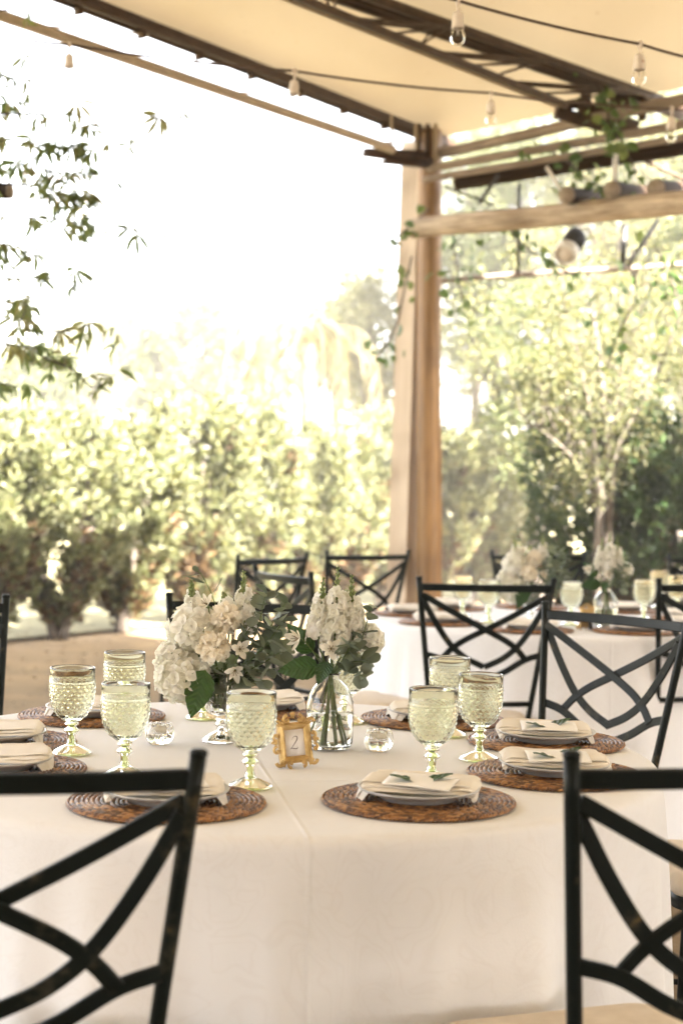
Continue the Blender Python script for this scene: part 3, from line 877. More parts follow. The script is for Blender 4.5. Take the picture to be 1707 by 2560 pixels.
# ================================================================== tablecloths
def cloth(name, label, cx, cy, r, folds, amp, seed, flare=.02):
    mb = MB(); n = 288
    prof = [(0, 0), (.25, 0), (.5, 0), (.75, 0), (.9, 0), (.96, -.0005), (.985, -.002), (.997, -.006), (1.004, -.013), (1.006, -.024)]
    rings = []
    rr = random.Random(seed)
    ph = [rr.uniform(0, 6.28) for _ in range(6)]
    fs_ = [folds, folds*1.7, folds*.53, folds*2.6]
    for q, dz in prof: rings.append((q*r, dz, 0.0))
    m = 22
    for i in range(1, m+1):
        t = i/m
        rings.append((r*1.006 + flare*t, -.024 - (HT-.03)*t, t))
    mb.v.append((0, 0, .0))
    for j, (q, dz, t) in enumerate(rings[1:]):
        for k in range(n):
            a = 2*PI*k/n
            w = 0
            if t > 0:
                e = amp*(t**.6)
                w = e*(.6*math.sin(folds*a+ph[0]+.6*math.sin(2*a+ph[4])) + .35*math.sin(round(folds*1.7)*a+ph[1]+t*.5) + .3*math.sin(round(folds*.53)*a+ph[2]) + .16*math.sin(29*a+ph[3]+1.5*math.sin(3*a)) + .09*math.sin(53*a+ph[5]+math.sin(5*a)) + .5*noise.noise(Vector((math.cos(a)*2.4, math.sin(a)*2.4, t*.5+seed))))
            z = dz + .0012*noise.noise(Vector((q*math.cos(a)*6, q*math.sin(a)*6, seed)))
            mb.v.append(((q+w)*math.cos(a), (q+w)*math.sin(a), z))
    for k in range(n): mb.f.append((0, 1+k, 1+(k+1) % n)); mb.m.append(0)
    for j in range(len(rings)-2):
        for k in range(n): mb.f.append((1+j*n+k, 1+(j+1)*n+k, 1+(j+1)*n+(k+1) % n, 1+j*n+(k+1) % n)); mb.m.append(0)
    o = put(name, mb.mesh(name, M_CLOTH)); o.location = (cx, cy, HT)
    return tag(o, label, 'tablecloth', 'white damask tablecloths')
TX, TY, TR = -.135, 3.08, .746
BX, BY = .86, 6.36
cloth('tablecloth', 'white damask cloth hanging to the ground from the front round table', TX, TY, TR, 13, .046, 3)
cloth('tablecloth', 'white cloth with deep soft folds on the rear round table', BX, BY, TR, 19, .028, 8, .05)

# ================================================================== place settings
def placemat_mesh():
    mb = MB(); rr = random.Random(4)
    Rm = .157
    lathe(mb, [(.0, .0005), (Rm-.004, .0005), (Rm-.003, .004), (.1, .0045), (.096, .0015), (0, .0012)], 40)
    rings = [(.0075+.0079*i) for i in range(19)]
    for i, r0 in enumerate(rings):
        outer = i >= 12
        z = .0062 if outer else .0035
        if i == 11: z = .002
        if i == 18: z = .0058
        cnt = max(8, int(2*PI*r0/.0105))
        tilt = .5 if i % 2 else .5
        for k in range(cnt):
            a = 2*PI*(k + (.5 if i % 2 else 0) + rr.uniform(-.08, .08))/cnt
            L = 2*PI*r0/cnt*.86; w = .0066; h = .0024 + rr.uniform(0, .0010)
            M = Matrix.Translation((r0*math.cos(a), r0*math.sin(a), z+rr.uniform(-.0006, .0006))) @ Matrix.Rotation(a+PI/2, 4, 'Z') @ Matrix.Rotation(.26, 4, 'Z') @ Matrix.Rotation(rr.uniform(.04, .2), 4, 'Y')
            vs = [(-L, 0, -h*.3)]
            for x, q in ((-L*.55, .85), (0, 1.0), (L*.55, .85)):
                vs += [(x, -w*q*.5, -h*.4), (x, -w*q*.22, h*.8*q), (x, w*q*.22, h*.8*q), (x, w*q*.5, -h*.4)]
            vs.append((L, 0, -h*.3))
            fs = [(0, 2, 1), (0, 3, 2), (0, 4, 3)]
            for j in range(2):
                for c in range(3): fs.append((1+j*4+c, 2+j*4+c, 6+j*4+c, 5+j*4+c))
            fs += [(9, 10, 13), (10, 11, 13), (11, 12, 13)]
            mb.add(vs, fs, 0, M)
    for rr0, zz in ((Rm-.0015, .0046), (Rm-.0005, .0025)):
        n = 150
        for k in range(n):
            a = 2*PI*k/n
            tube(mb, [(rr0*math.cos(a-.03), rr0*math.sin(a-.03), zz-.0016), ((rr0+.001)*math.cos(a), (rr0+.001)*math.sin(a), zz+.0008), (rr0*math.cos(a+.03), rr0*math.sin(a+.03), zz+.0016)], [.0012, .0021, .0012], 5)
    return mb.mesh('woven_placemat', M_RATTAN)
ME_MAT = placemat_mesh()
def plate_mesh():
    mb = MB()
    lathe(mb, [(.0, .004), (.055, .004), (.056, .0), (.062, .0), (.064, .004), (.086, .012), (.098, .0165), (.1005, .0190), (.0995, .0206), (.097, .0200), (.084, .0140), (.062, .0085), (0, .0078)], 56)
    return mb.mesh('plate', M_PLATE)
ME_PLATE = plate_mesh()
def napkin_mesh(seed, L=.196, Wd=.108, open_=0):
    rr = random.Random(seed)
    mb = MB(); nx, ny = 44, 22
    ph = [rr.uniform(0, 6.28) for _ in range(5)]
    layers = ((0, 1.0, 1.0, 0.0), (1, .985, .86, .005), (2, .955, .70, .012))
    for (li, sx, sy, oy) in layers:
        top = []; 
        for side in (1, -1):
            for j in range(ny+1):
                for i in range(nx+1):
                    x = (i/nx-.5)*L*sx; y = (j/ny-.5)*Wd*sy + oy
                    # flat on the plate, drooping over its rim
                    rad_ = math.hypot(x, y*1.05)
                    z = .0205 + li*.0028
                    if rad_ > .094: z -= (2.6*(rad_-.092)**1.12 if x*(1 if open_ else -1) > 0 else .25*(rad_-.092))*(1.0 - .2*li)
                    cen = max(0, 1-rad_/.08)
                    z -= .004*cen
                    z += .0010*math.sin(x*42+ph[0]+li)*math.sin(y*30+ph[1]) + .0016*noise.noise(Vector((x*38, y*38, seed+li)))
                    e = max(0, abs(y)/(Wd*.5*sy)-.8)/.2
                    z -= .0010*e*e
                    ex = max(0, abs(x)/(L*.5*sx)-.88)/.12
                    z -= .004*ex*ex
                    xx = x + .004*math.sin(y*34+ph[2])+.03*y*(li-1); yy = y + .010 + .0035*math.sin(x*21+ph[3]+li*.7)
                    mb.v.append((xx, yy, z + (.0008 if side > 0 else -.0008)*(1-.55*max(e, ex)**3)))
        w = nx+1; base = len(mb.v) - 2*w*(ny+1); half = w*(ny+1)
        for j in range(ny):
            for i in range(nx):
                a = base+j*w+i
                mb.f.append((a, a+1, a+w+1, a+w)); mb.m.append(0)
                a += half
                mb.f.append((a, a+w, a+w+1, a+1)); mb.m.append(0)
        edge = [i for i in range(nx)] + [j*w+nx for j in range(ny)] + [ny*w+i for i in range(nx, 0, -1)] + [j*w for j in range(ny, 0, -1)]
        for a, b_ in zip(edge, edge[1:]+edge[:1]): mb.f.append((base+b_, base+a, base+half+a, base+half+b_)); mb.m.append(0)
    # a rolled hem along one short side
    path = [(-L*.46 if open_ else L*.47, y*Wd, .0155+.003*math.sin(y*7)) for y in [k/10-.5 for k in range(11)]]
    tube(mb, path, [.004+.002*math.sin(PI*k/10) for k in range(11)], 8)
    me = mb.mesh('napkin', M_NAPKIN)
    me.set_sharp_from_angle(angle=rad(38))
    return me
ME_NAP = [napkin_mesh(s, open_=s % 2) for s in (1, 2, 3)]
def card_mesh():
    mb = MB(); nx, ny = 12, 8; L, Wd = .112, .074
    for s in (0, 1):
        for j in range(ny+1):
            for i in range(nx+1):
                x = (i/nx-.5)*L; y = (j/ny-.5)*Wd
                mb.v.append((x, y, .0012*math.cos(x*26) + .0015*math.cos(y*40) + (.0006 if s == 0 else 0)))
    w = nx+1; half = w*(ny+1)
    for j in range(ny):
        for i in range(nx):
            a = j*w+i; mb.f.append((a, a+1, a+w+1, a+w)); mb.f.append((a+half, a+half+w, a+half+w+1, a+half+1)); mb.m += [0, 0]
    edge = [i for i in range(nx)] + [j*w+nx for j in range(ny)] + [ny*w+i for i in range(nx, 0, -1)] + [j*w for j in range(ny, 0, -1)]
    for a, b_ in zip(edge, edge[1:]+edge[:1]): mb.f.append((b_, a, a+half, b_+half)); mb.m.append(0)
    return mb.mesh('menu_card', M_CARD)
ME_CARD = card_mesh()
def cardleaf_mesh():
    mb = MB(); n = 14; L = .105
    for i in range(n+1):
        t = i/n; x = (t-.5)*L
        w = .0165*math.sin(PI*min(1, t*.93+.05))**.75
        z = .003 + .0045*abs(math.cos(t*2*PI))*(1 if .3 > t or t > .7 else -1.05) + (.006*max(0, t-.75) if t > .75 else .012*max(0, .22-t))
        for s in (-1, 0, 1): mb.v.append((x, s*w, z + (.002*abs(s))))
    for i in range(n):
        for k in range(2): mb.f.append((i*3+k, i*3+3+k, i*3+4+k, i*3+k+1)); mb.m.append(0)
    return mb.mesh('leaf_blade', M_GREEN)
ME_CLEAF = cardleaf_mesh()
def setting(x, y, facing, where, nap=0, rot=0.0, far=False, card=True, grp='front'):
    """facing: image-plane angle of the napkin length"""
    G = lambda s: s + ' on the ' + grp + ' table'
    rz = R.uniform(0, 6)
    o = put('woven_placemat', ME_MAT); o.location = (x, y, HT+.002); o.rotation_euler = (0, 0, rz)
    tag(o, 'round brown woven rattan placemat ' + where, 'placemat', G('rattan placemats'))
    o = put('stoneware_plate', ME_PLATE); o.location = (x, y, HT+.0085)
    tag(o, 'grey stoneware plate under the folded napkin ' + where, 'plate', G('grey plates'))
    M = Matrix.Translation((x, y, HT+.010)) @ Matrix.Rotation(rad(6 if not far else 0), 4, 'X') @ Matrix.Rotation(facing, 4, 'Z')
    o = put('folded_napkin', ME_NAP[nap]); o.matrix_local = M
    tag(o, 'cream folded cloth napkin draped over the plate ' + where, 'napkin', G('cream napkins'))
    if card:
        q = M @ Matrix.Translation((.004, -.006, .0280)) @ Matrix.Rotation(rot, 4, 'Z')
        o = put('menu_card', ME_CARD); o.matrix_local = q
        tag(o, 'white menu card lying on the napkin ' + where, 'card', G('white menu cards'))
        o = put('card_leaf', ME_CLEAF); o.matrix_local = q @ Matrix.Translation((0, .003, .0005)) @ Matrix.Rotation(.5, 4, 'Z')
        tag(o, 'dark green leaf threaded through the white card ' + where, 'leaf', G('leaves on the menu cards'))
setting(-.27, 2.554, .10, 'at lower left behind the chair lattice', 0, .25)
setting(.135, 2.61, -.12, 'front and centre, nearest the camera', 1, -.2)
setting(.394, 2.879, -.1, 'at right, partly behind the front chair post', 2, .1)
setting(.424, 3.244, -.05, 'at right, second behind the front chair', 0, .0)
setting(.21, 3.524, .25, 'at back right behind three goblets', 1, .1, card=False)
setting(-.175, 3.63, .05, 'at the far side behind the bottle', 2, 0, card=False)
setting(-.534, 3.478, .1, 'at back left behind clustered goblets', 1, .1, card=False)
setting(-.665, 3.10, .08, 'at left edge, upper of two', 0, .2, card=False)
setting(-.60, 2.815, .05, 'at left edge, lower of two', 2, .1, card=False)
for k, w in enumerate(('left front', 'front middle', 'front right', 'right side', 'far right', 'far side right', 'far side left', 'far left', 'left edge')):
    a = rad(-57 + 40*k)
    setting(BX + .57*math.sin(a), BY - .57*math.cos(a), R.uniform(-.2, .2), 'on the rear table, ' + w, k % 3, .1, card=False, grp='rear')

# ================================================================== goblets
def goblet_meshes():
    n = 96; cols = 21
    def relief(t0, t1):
        pass
    mb = MB()
    outer = []
    # bowl profile (r, z): z from the stem joint up to the rim
    base = [(.0105, .060), (.0180, .0635), (.0262, .071), (.0330, .081), (.0378, .092), (.0405, .104), (.0418, .117), (.0422, .130), (.0422, .1355)]
    def rb(z):
        for (r0, z0), (r1, z1) in zip(base[:-1], base[1:]):
            if z0 <= z <= z1:
                t = (z-z0)/(z1-z0); return r0+(r1-r0)*t
        return base[-1][0]
    rows = 52
    prof = []
    for i in range(rows+1):
        z = .060 + (.1355-.060)*i/rows
        prof.append((rb(z), z))
    def rf(j, k, a, r, z):
        # raised diamonds: |cos|*|cos| pyramids on a slanting lattice
        if z < .064 or z > .134: return r
        v = (z-.064)/.0076
        u = a/(2*PI)*cols
        p, q = u + v*.5, u - v*.5
        fp, fq = abs((p % 1)-.5)*2, abs((q % 1)-.5)*2
        d = 1 - max(fp, fq)
        fade = min(1, (z-.064)/.006) * min(1, r/.03)
        return r + .0030*d*fade - .0004
    band = [(.0432, .1365), (.0434, .1385), (.0424, .1395), (.0424, .150), (.0426, .160), (.0424, .1625), (.0414, .163), (.0405, .1615)]
    inner = [(.0402, .150), (.0396, .1355), (.0392, .118), (.0375, .103), (.0345, .091), (.0295, .080), (.0225, .072), (.0130, .067), (.0003, .0655)]
    vs_prof = prof + band + inner + [(.0003, .0585)]
    np_ = len(prof)
    lathe(mb, vs_prof, n, close=True, rfun=lambda j, k, a, r, z: rf(j, k, a, r, z) if j < np_ else r)
    bowl = mb.mesh('bowl', M_GOBLET)
    mb = MB()
    lathe(mb, [(.0003, .0580), (.0125, .0580), (.0128, .0545), (.0085, .052), (.0092, .049), (.0138, .0455), (.0142, .0425), (.0095, .0385), (.0075, .034), (.0072, .026), (.0092, .0205), (.0095, .0178), (.0003, .0176)], 32)
    stem = mb.mesh('stem', M_GFOOT)
    mb = MB()
    lathe(mb, [(.0003, .0170), (.0095, .0170), (.016, .0145), (.024, .0105), (.032, .0062), (.0365, .0035), (.0372, .0018), (.0362, .0002), (.028, .0015), (.0003, .0022)], 72,
          rfun=lambda j, k, a, r, z: r*(1+.035*abs(math.sin(a*12))*(r > .02)))
    foot = mb.mesh('foot', M_GFOOT)
    return bowl, stem, foot
GB, GS, GF = goblet_meshes()
def goblet(x, y, label, grp):
    t = thing('green_goblet', label, 'goblet', (x, y, HT+.002), R.uniform(0, 6), grp)
    put('bowl', GB, t); put('stem', GS, t); put('foot', GF, t)
GG = 'pale green pressed glass goblets on the front table'
goblet(-.146, 2.708, 'pale green goblet standing just left of the gold number frame', GG)
goblet(-.5, 3.01, 'pale green goblet leftmost of the cluster of three at left', GG)
goblet(-.441, 3.299, 'pale green goblet rearmost of the cluster of three at left', GG)
goblet(-.37, 2.791, 'pale green goblet foremost of the cluster of three, stem behind the chair rail', GG)
goblet(.167, 2.80, 'pale green goblet foremost of the three right of the crystal candle holder', GG)
goblet(.27, 3.029, 'pale green goblet rightmost of the three, its whole foot showing', GG)
goblet(.231, 3.318, 'pale green goblet rearmost of the three at right', GG)
q = atz(868, 1808, HT); goblet(q.x, q.y, 'pale green goblet half hidden behind the glass bottle vase', GG)
q = atz(508, 1798, HT); goblet(q.x, q.y, 'pale green goblet hidden by the big bouquet, only its foot showing', GG)
GR = 'pale green goblets on the rear table'
for (px, py, lab) in ((1157, 1440, 'blurred green goblet on the rear table, leftmost'), (1222, 1451, 'blurred green goblet second from left on the rear table'), (1428, 1456, 'blurred green goblet between the two rear bouquets'),
                      (1610, 1451, 'blurred green goblet right of the rear bottle vase'), (1648, 1428, 'blurred green goblet rearmost at the right of the rear table'), (1692, 1440, 'blurred green goblet cut by the right edge on the rear table')):
    q = atz(px, py, HT+.163); goblet(q.x, q.y, lab, GR)

# ================================================================== gold number frame
def number_frame(name, label, M, group):
    t = thing(name, label, 'number frame', M=M, group=group)
    w, h, th = .060, .072, .008
    mb = MB()
    # moulded border: four mitred sides
    for (o, i_) in ((0, 0),):
        prof = [(0, 0), (0, .006), (.004, .009), (.009, .007), (.0125, .003), (.0125, 0)]
        for k, (ins, z) in enumerate(prof):
            X, Z = w/2-ins, h/2-ins
            mb.v += [(-X, -z, h/2+.006-Z), (X, -z, h/2+.006-Z), (X, -z, h/2+.006+Z), (-X, -z, h/2+.006+Z)]
        m = len(prof)
        for k in range(m-1):
            for s in range(4): mb.f.append((k*4+s, k*4+(s+1) % 4, (k+1)*4+(s+1) % 4, (k+1)*4+s)); mb.m.append(0)
        # back panel
        box(mb, (0, .0035, h/2+.006), (w, .006, h))
    put('border', mb.mesh('border', M_GOLD, smooth=False), t)
    rr = random.Random(5)
    mb = MB()
    def scroll(cx, cz, r, a0, turn, th_=.0032):
        path = []
        for k in range(15):
            u = k/14; a = a0 + turn*u*4.4
            q = r*(1-.78*u)
            path.append((cx+q*math.cos(a), -.006-.003*u, cz+q*math.sin(a)))
        tube(mb, path, lambda u: th_*(1-.35*u), 7)
        lathe(mb, [(.0004, -.003), (.0026, -.001), (.0028, .001), (.0004, .003)], 8, M=Matrix.Translation((cx, -.009, cz)) @ Matrix.Rotation(PI/2, 4, 'X'))
    zc = h/2+.006
    for s in (-1, 1):
        for z in (zc+h/2-.002, zc-h/2+.003): scroll(s*w/2*.97, z, .0085, (0 if s > 0 else PI), s*(1 if z > zc else -1), .0036)
        scroll(s*(w/2+.003), zc+.013, .0075, -PI/2, s, .003); scroll(s*(w/2+.004), zc-.012, .008, PI/2, -s, .003)
        scroll(s*(w/2+.007), zc+.001, .005, 0 if s > 0 else PI, s, .0028)
        scroll(s*.0105, zc+h/2+.005, .0085, PI*.5, -s, .0034); scroll(s*.011, zc-h/2-.001, .0072, -PI*.5, s, .003)
        scroll(s*.022, zc+h/2+.001, .005, PI*.5, s, .0026); scroll(s*.022, zc-h/2+.001, .005, -PI*.5, s, .0026)
    for k in range(5):
        a = rad(50+20*k); tube(mb, [(0, -.005, zc+h/2+.008), (.007*math.cos(a), -.007, zc+h/2+.010+.009*math.sin(a))], lambda u: .0026*(1-.7*u), 6)
    put('scrollwork', mb.mesh('scrollwork', M_GOLD), t)
    mb = MB(); box(mb, (0, -.0012, zc), (w-.025, .0016, h-.025)); pc = put('number_card', mb.mesh('number_card', M_PAPER), t)
    # the handwritten figure 2
    pts = [(-.0052, .0052), (-.0040, .0088), (-.0004, .0112), (.0036, .0098), (.0040, .0060), (.0016, .0012), (-.0022, -.0042), (-.0056, -.0086), (-.0075, -.0108), (-.0050, -.0094), (-.0012, -.0102), (.0028, -.0112), (.0058, -.0096), (.0066, -.0082)]
    wd = [.0004, .0005, .0007, .0011, .0014, .0012, .0008, .0005, .0004, .0007, .0010, .0010, .0006, .0003]
    path = bez([(x, z, 0) for x, z in pts], 6)
    mb = MB(); n = len(path)
    for i, p in enumerate(path):
        tt = (path[min(i+1, n-1)] - path[max(0, i-1)]).normalized(); f = i/6; k = min(int(f), len(wd)-2); ww = wd[k]+(wd[k+1]-wd[k])*(f-k)
        sx = Vector((-tt.y, tt.x))*ww*.75
        sl = .12
        mb.v += [(p.x+sx.x+p.y*sl, -.0024, zc+p.y+sx.y), (p.x-sx.x+p.y*sl, -.0024, zc+p.y-sx.y)]
    for i in range(n-1): mb.f.append((i*2, i*2+1, i*2+3, i*2+2)); mb.m.append(0)
    put('figure_two', mb.mesh('figure_two', M_INK), pc)
    mb = MB(); box(mb, (0, 0, 0), (.022, .002, .062), Matrix.Translation((0, .020, .034)) @ Matrix.Rotation(rad(28), 4, 'X')); put('easel_leg', mb.mesh('easel_leg', M_DARK), t)
    return t
q = atz(742, 1921, HT)
number_frame('number_frame', 'ornate gold baroque frame with a card reading 2 on the front table', Matrix.Translation((q.x, q.y, HT+.004)) @ Matrix.Rotation(rad(14), 4, 'Z') @ Matrix.Rotation(rad(-11), 4, 'X') @ Matrix.Rotation(rad(-4.5), 4, 'Y') @ Matrix.Scale(1.02, 4), None)
q = at(1461, 1549, 5.9)
number_frame('number_frame', 'small gold frame on the rear table, blurred, seen from behind', Matrix.Translation((q.x, q.y, HT+.003)) @ Matrix.Rotation(rad(215), 4, 'Z') @ Matrix.Rotation(rad(-10), 4, 'X'), None)

# ================================================================== crystal candle holders
def votive(px, py, label):
    q = atz(px, py, HT)
    t = thing('candle_holder', label, 'candle holder', (q.x, q.y, HT+.002), .3, 'crystal candle holders')
    outer = [(.0003, 0), (.019, 0), (.0245, .005), (.0285, .014), (.0295, .023), (.0275, .033), (.0235, .040), (.0205, .042)]
    inner = [(.0175, .040), (.0168, .030), (.0168, .022), (.0003, .0215)]
    mb = MB(); no = len(outer)
    lathe(mb, outer+inner, 64, close=True, rfun=lambda j, k, a, r, z: r*(1 - (.13*(1-abs(math.cos(a*4)))**1.5 if 0 < j < no else 0)))
    put('crystal_body', mb.mesh('crystal_body', M_GLASS), t)
    mb = MB(); lathe(mb, [(.0003, .0222), (.0155, .0222), (.0158, .034), (.0150, .0355), (.0003, .035)], 24)
    c = put('candle', mb.mesh('candle', M_WAX), t)
    mb = MB(); tube(mb, [(0, 0, .035), (.001, 0, .040), (-.0015, 0, .0445)], .0007, 5); put('wick', mb.mesh('wick', M_DARK), c)
votive(399, 1862, 'clear crystal candle holder at left between the goblets')
votive(946, 1879, 'clear crystal candle holder right of the glass bottle vase')

# ================================================================== vases
def footed_vase(x, y, label):
    t = thing('footed_vase', label, 'vase', (x, y, HT+.002), .2, 'clear footed glass vases')
    lob = lambda j, k, a, r, z: r*(1 + .035*abs(math.sin(a*6)) * (1 if .045 < z < .138 else .3))
    mb = MB()
    outer = [(.0003, .047), (.012, .048), (.0185, .052), (.0265, .059), (.0325, .066), (.0335, .072), (.0310, .077), (.0285, .082), (.0290, .100), (.0315, .122), (.0355, .138), (.0368, .141)]
    inner = [(.0345, .140), (.0295, .122), (.0265, .100), (.0258, .083), (.0265, .072), (.0215, .063), (.0003, .060)]
    lathe(mb, outer+inner, 72, close=True, rfun=lob); put('bowl', mb.mesh('vase_bowl', M_GLASS), t)
    mb = MB(); lathe(mb, [(.0003, .0465), (.0105, .0465), (.0095, .042), (.0125, .037), (.0125, .033), (.0088, .029), (.0085, .0225), (.0003, .0223)], 32); put('stem', mb.mesh('vase_stem', M_GLASS), t)
    mb = MB(); lathe(mb, [(.0003, .0218), (.0105, .0218), (.020, .0165), (.0285, .0105), (.0355, .005), (.0372, .0025), (.0360, 0), (.0003, .002)], 72, rfun=lambda j, k, a, r, z: r*(1+.05*abs(math.sin(a*8))*(r > .018))); put('foot', mb.mesh('vase_foot', M_GLASS), t)
    mb = MB(); lathe(mb, [(.0003, .0605), (.0205, .0635), (.0255, .072), (.0250, .083), (.0255, .096), (.0003, .0965)], 40, rfun=lob); put('water', mb.mesh('vase_water', M_WATER), t)
    return t
def bottle_vase(x, y, label):
    t = thing('bottle_vase', label, 'vase', (x, y, HT+.002), 0, 'clear glass bottle vases')
    mb = MB()
    outer = [(.0003, .002), (.030, .001), (.037, .0), (.0425, .004), (.0455, .012), (.0468, .03), (.0468, .075), (.0455, .090), (.0410, .107), (.0335, .120), (.0240, .130), (.0185, .135), (.0170, .138), (.0172, .143), (.0195, .148)]
    inner = [(.0183, .1482), (.0157, .143), (.0155, .138), (.0172, .134), (.0230, .1285), (.0325, .1185), (.0398, .1055), (.0441, .0895), (.0453, .075), (.0453, .030), (.0438, .0135), (.040, .0075), (.034, .0055), (.0003, .0060)]
    lathe(mb, outer+inner, 64, close=True); put('bottle', mb.mesh('bottle', M_GLASS), t)
    mb = MB(); lathe(mb, [(.0003, .0065), (.034, .0060), (.0395, .0082), (.0432, .014), (.0448, .030), (.0448, .0680), (.0452, .0690), (.0003, .0686)], 56); put('water', mb.mesh('bottle_water', M_WATER), t)
    return t

# ================================================================== flowers
def frond_frame(p, d, twist=0.0, s=1.0):
    """a matrix at p whose +y is the direction d"""
    q = Vector(d).to_track_quat('Y', 'Z').to_matrix().to_4x4()
    return Matrix.Translation(p) @ q @ Matrix.Rotation(twist, 4, 'Y') @ Matrix.Scale(s, 4)
def mk(fn, mat, name, smooth=True):
    mb = MB(); fn(mb); return mb.mesh(name, mat, smooth)
def _floret(seed):
    def f(mb):
        rr = random.Random(seed)
        for k in range(4):
            M = Matrix.Rotation(k*PI/2 + rr.uniform(-.15, .15), 4, 'Z') @ Matrix.Rotation(rr.uniform(-.05, .35), 4, 'X')
            petal(mb, .0122, .0150, .5, .2, 4, .05, M, seed=seed*7+k)
        lathe(mb, [(.0014, -.001), (.0015, .0012), (.0004, .002)], 6)
    return f
FLO = [mk(_floret(s), M_PETAL, 'floret') for s in range(4)]
PEO = [mk(lambda mb, s=s: petal(mb, .028 if s < 2 else .022, .024, 1.1, .55, 5, .05, seed=s), M_CREAMP, 'petal') for s in range(4)]
PEN = [mk(lambda mb, s=s: petal(mb, .0215, .0150, 1.35, .5, 4, .06, tip=.55, seed=50+s), M_CREAMP, 'petal') for s in range(3)]
def _snap(seed, sc=1.0):
    def f(mb):
        rr = random.Random(seed)
        # tube throat, two ruffled upper and three lower lobes
        lathe(mb, [(.003, -.002), (.0055, .003), (.0065, .009), (.0058, .013)], 10)
        for a, L, w, tl in ((.45, .016, .015, -.25), (-.45, .016, .015, -.25), (PI-.75, .014, .014, -.2), (PI, .015, .015, -.35), (PI+.75, .014, .014, -.2)):
            M = Matrix.Translation((0, 0, .010)) @ Matrix.Rotation(a, 4, 'Z') @ Matrix.Translation((0, .002, 0)) @ Matrix.Rotation(.85+tl+rr.uniform(-.2, .2), 4, 'X')
            petal(mb, L*sc, w*sc, -.9, .5, 4, .11, M, tip=.6, seed=seed*11+int(a*10))
    return f
SNP = [mk(_snap(s), M_PETAL, 'floret') for s in range(5)]
def _bud(mb): lathe(mb, [(.0006, -.001), (.0024, .001), (.0032, .0045), (.0022, .0085), (.0004, .0105)], 8)
BUD = mk(_bud, M_BUD, 'bud')
ALS = [mk(lambda mb, s=s: petal(mb, .027 if s else .025, .014 if s else .010, .55, .35, 5, .02, tip=.85, seed=40+s), M_CREAMP, 'petal') for s in range(2)]
def _stam(mb):
    rr = random.Random(3)
    for k in range(6):
        a = k*PI/3; tube(mb, bez([(0, 0, 0), (.003*math.cos(a), .003*math.sin(a), .008), (.006*math.cos(a), .006*math.sin(a), .014)], 3), .0005, 4)
        lathe(mb, [(.0002, -.0012), (.0009, 0), (.0002, .0012)], 5, M=Matrix.Translation((.006*math.cos(a), .006*math.sin(a), .0145)))
STAM = mk(_stam, M_STAMEN, 'stamens')
def _euca(L, W_, seed):
    def f(mb):
        rr = random.Random(seed); n = 8
        vs = []; fs = []
        for i in range(n+1):
            t = i/n; w = W_*.5*math.sin(PI*min(.97, max(.04, t)))**.62
            y = L*t; z = .10*L*math.sin(t*2.2+seed)
            for s in (-1, -.55, 0, .55, 1): vs.append((s*w, y, z + .22*w*abs(s)**1.5 + rr.uniform(-.0004, .0004)))
        for i in range(n):
            for k in range(4): fs.append((i*5+k, i*5+k+1, i*5+6+k, i*5+5+k))
        mb.add(vs, fs)
    return f
EUR = [mk(_euca(.030, .029, 1), M_EUCA, 'leaf'), mk(_euca(.038, .031, 2), M_EUCA, 'leaf'), mk(_euca(.025, .024, 3), M_EUCA, 'leaf')]
EUL = mk(_euca(.050, .022, 4), M_EUCA, 'leaf')
def _big(mb):
    n = 16; L, W_ = .098, .064; vs = []; fs = []
    for i in range(n+1):
        t = i/n; w = W_*.5*(math.sin(PI*t**.72)**.85 if 0 < t < 1 else .015)*(1-.25*t)
        w = max(w, .0006) * (1.0 + (.035 if i % 2 else -.035))
        z = -.020*t*t
        for s in (-1, -.66, -.33, 0, .33, .66, 1): vs.append((s*w, L*t, z + .16*w*abs(s) + (.0012*math.sin(i*1.7) if abs(s) > .5 else 0)))
    for i in range(n):
        for k in range(6): fs.append((i*7+k, i*7+k+1, i*7+8+k, i*7+7+k))
    mb.add(vs, fs)
BIGL = mk(_big, M_GREEN, 'leaf_blade')

def stem_part(t, pts, r=.0017, name='stem'):
    mb = MB(); tube(mb, bez(pts, 6), r, 6); return put(name, mb.mesh(name, M_STEM), t)
def hydrangea(p, r, root, label, grp, n=58, squash=(1, 1, .9)):
    t = thing('hydrangea', label, 'flower', tuple(root), 0, grp); O = Vector(root)
    stem_part(t, [Vector((0, 0, 0)), (Vector(p)-O)*.5 + Vector((0, 0, .01)), Vector(p)-O], .0024)
    c = Vector(p)-O
    n = int(n*1.8)
    for i in range(n):
        z = 1-2*(i+.5)/n; a = i*2.39996; q = math.sqrt(1-z*z)
        d = Vector((q*math.cos(a), q*math.sin(a), z)); rr = r*R.uniform(.80, 1.06)
        if d.y > .75: continue
        P = c + Vector((d.x*squash[0], d.y*squash[1], d.z*squash[2]))*rr
        M = Matrix.Translation(P) @ (d+Vector((R.uniform(-.3, .3), R.uniform(-.3, .3), R.uniform(-.3, .3)))).to_track_quat('Z', 'Y').to_matrix().to_4x4() @ Matrix.Rotation(R.uniform(0, 6), 4, 'Z') @ Matrix.Scale(R.uniform(.9, 1.3), 4)
        put('floret', FLO[i % 4], t, M)
    mb = MB(); lathe(mb, [(.0005, -r*.7), (r*.42, -r*.35), (r*.5, 0), (r*.42, r*.4), (.0005, r*.7)], 12, M=Matrix.Translation(c)); put('heart', mb.mesh('heart', M_BUD), t)
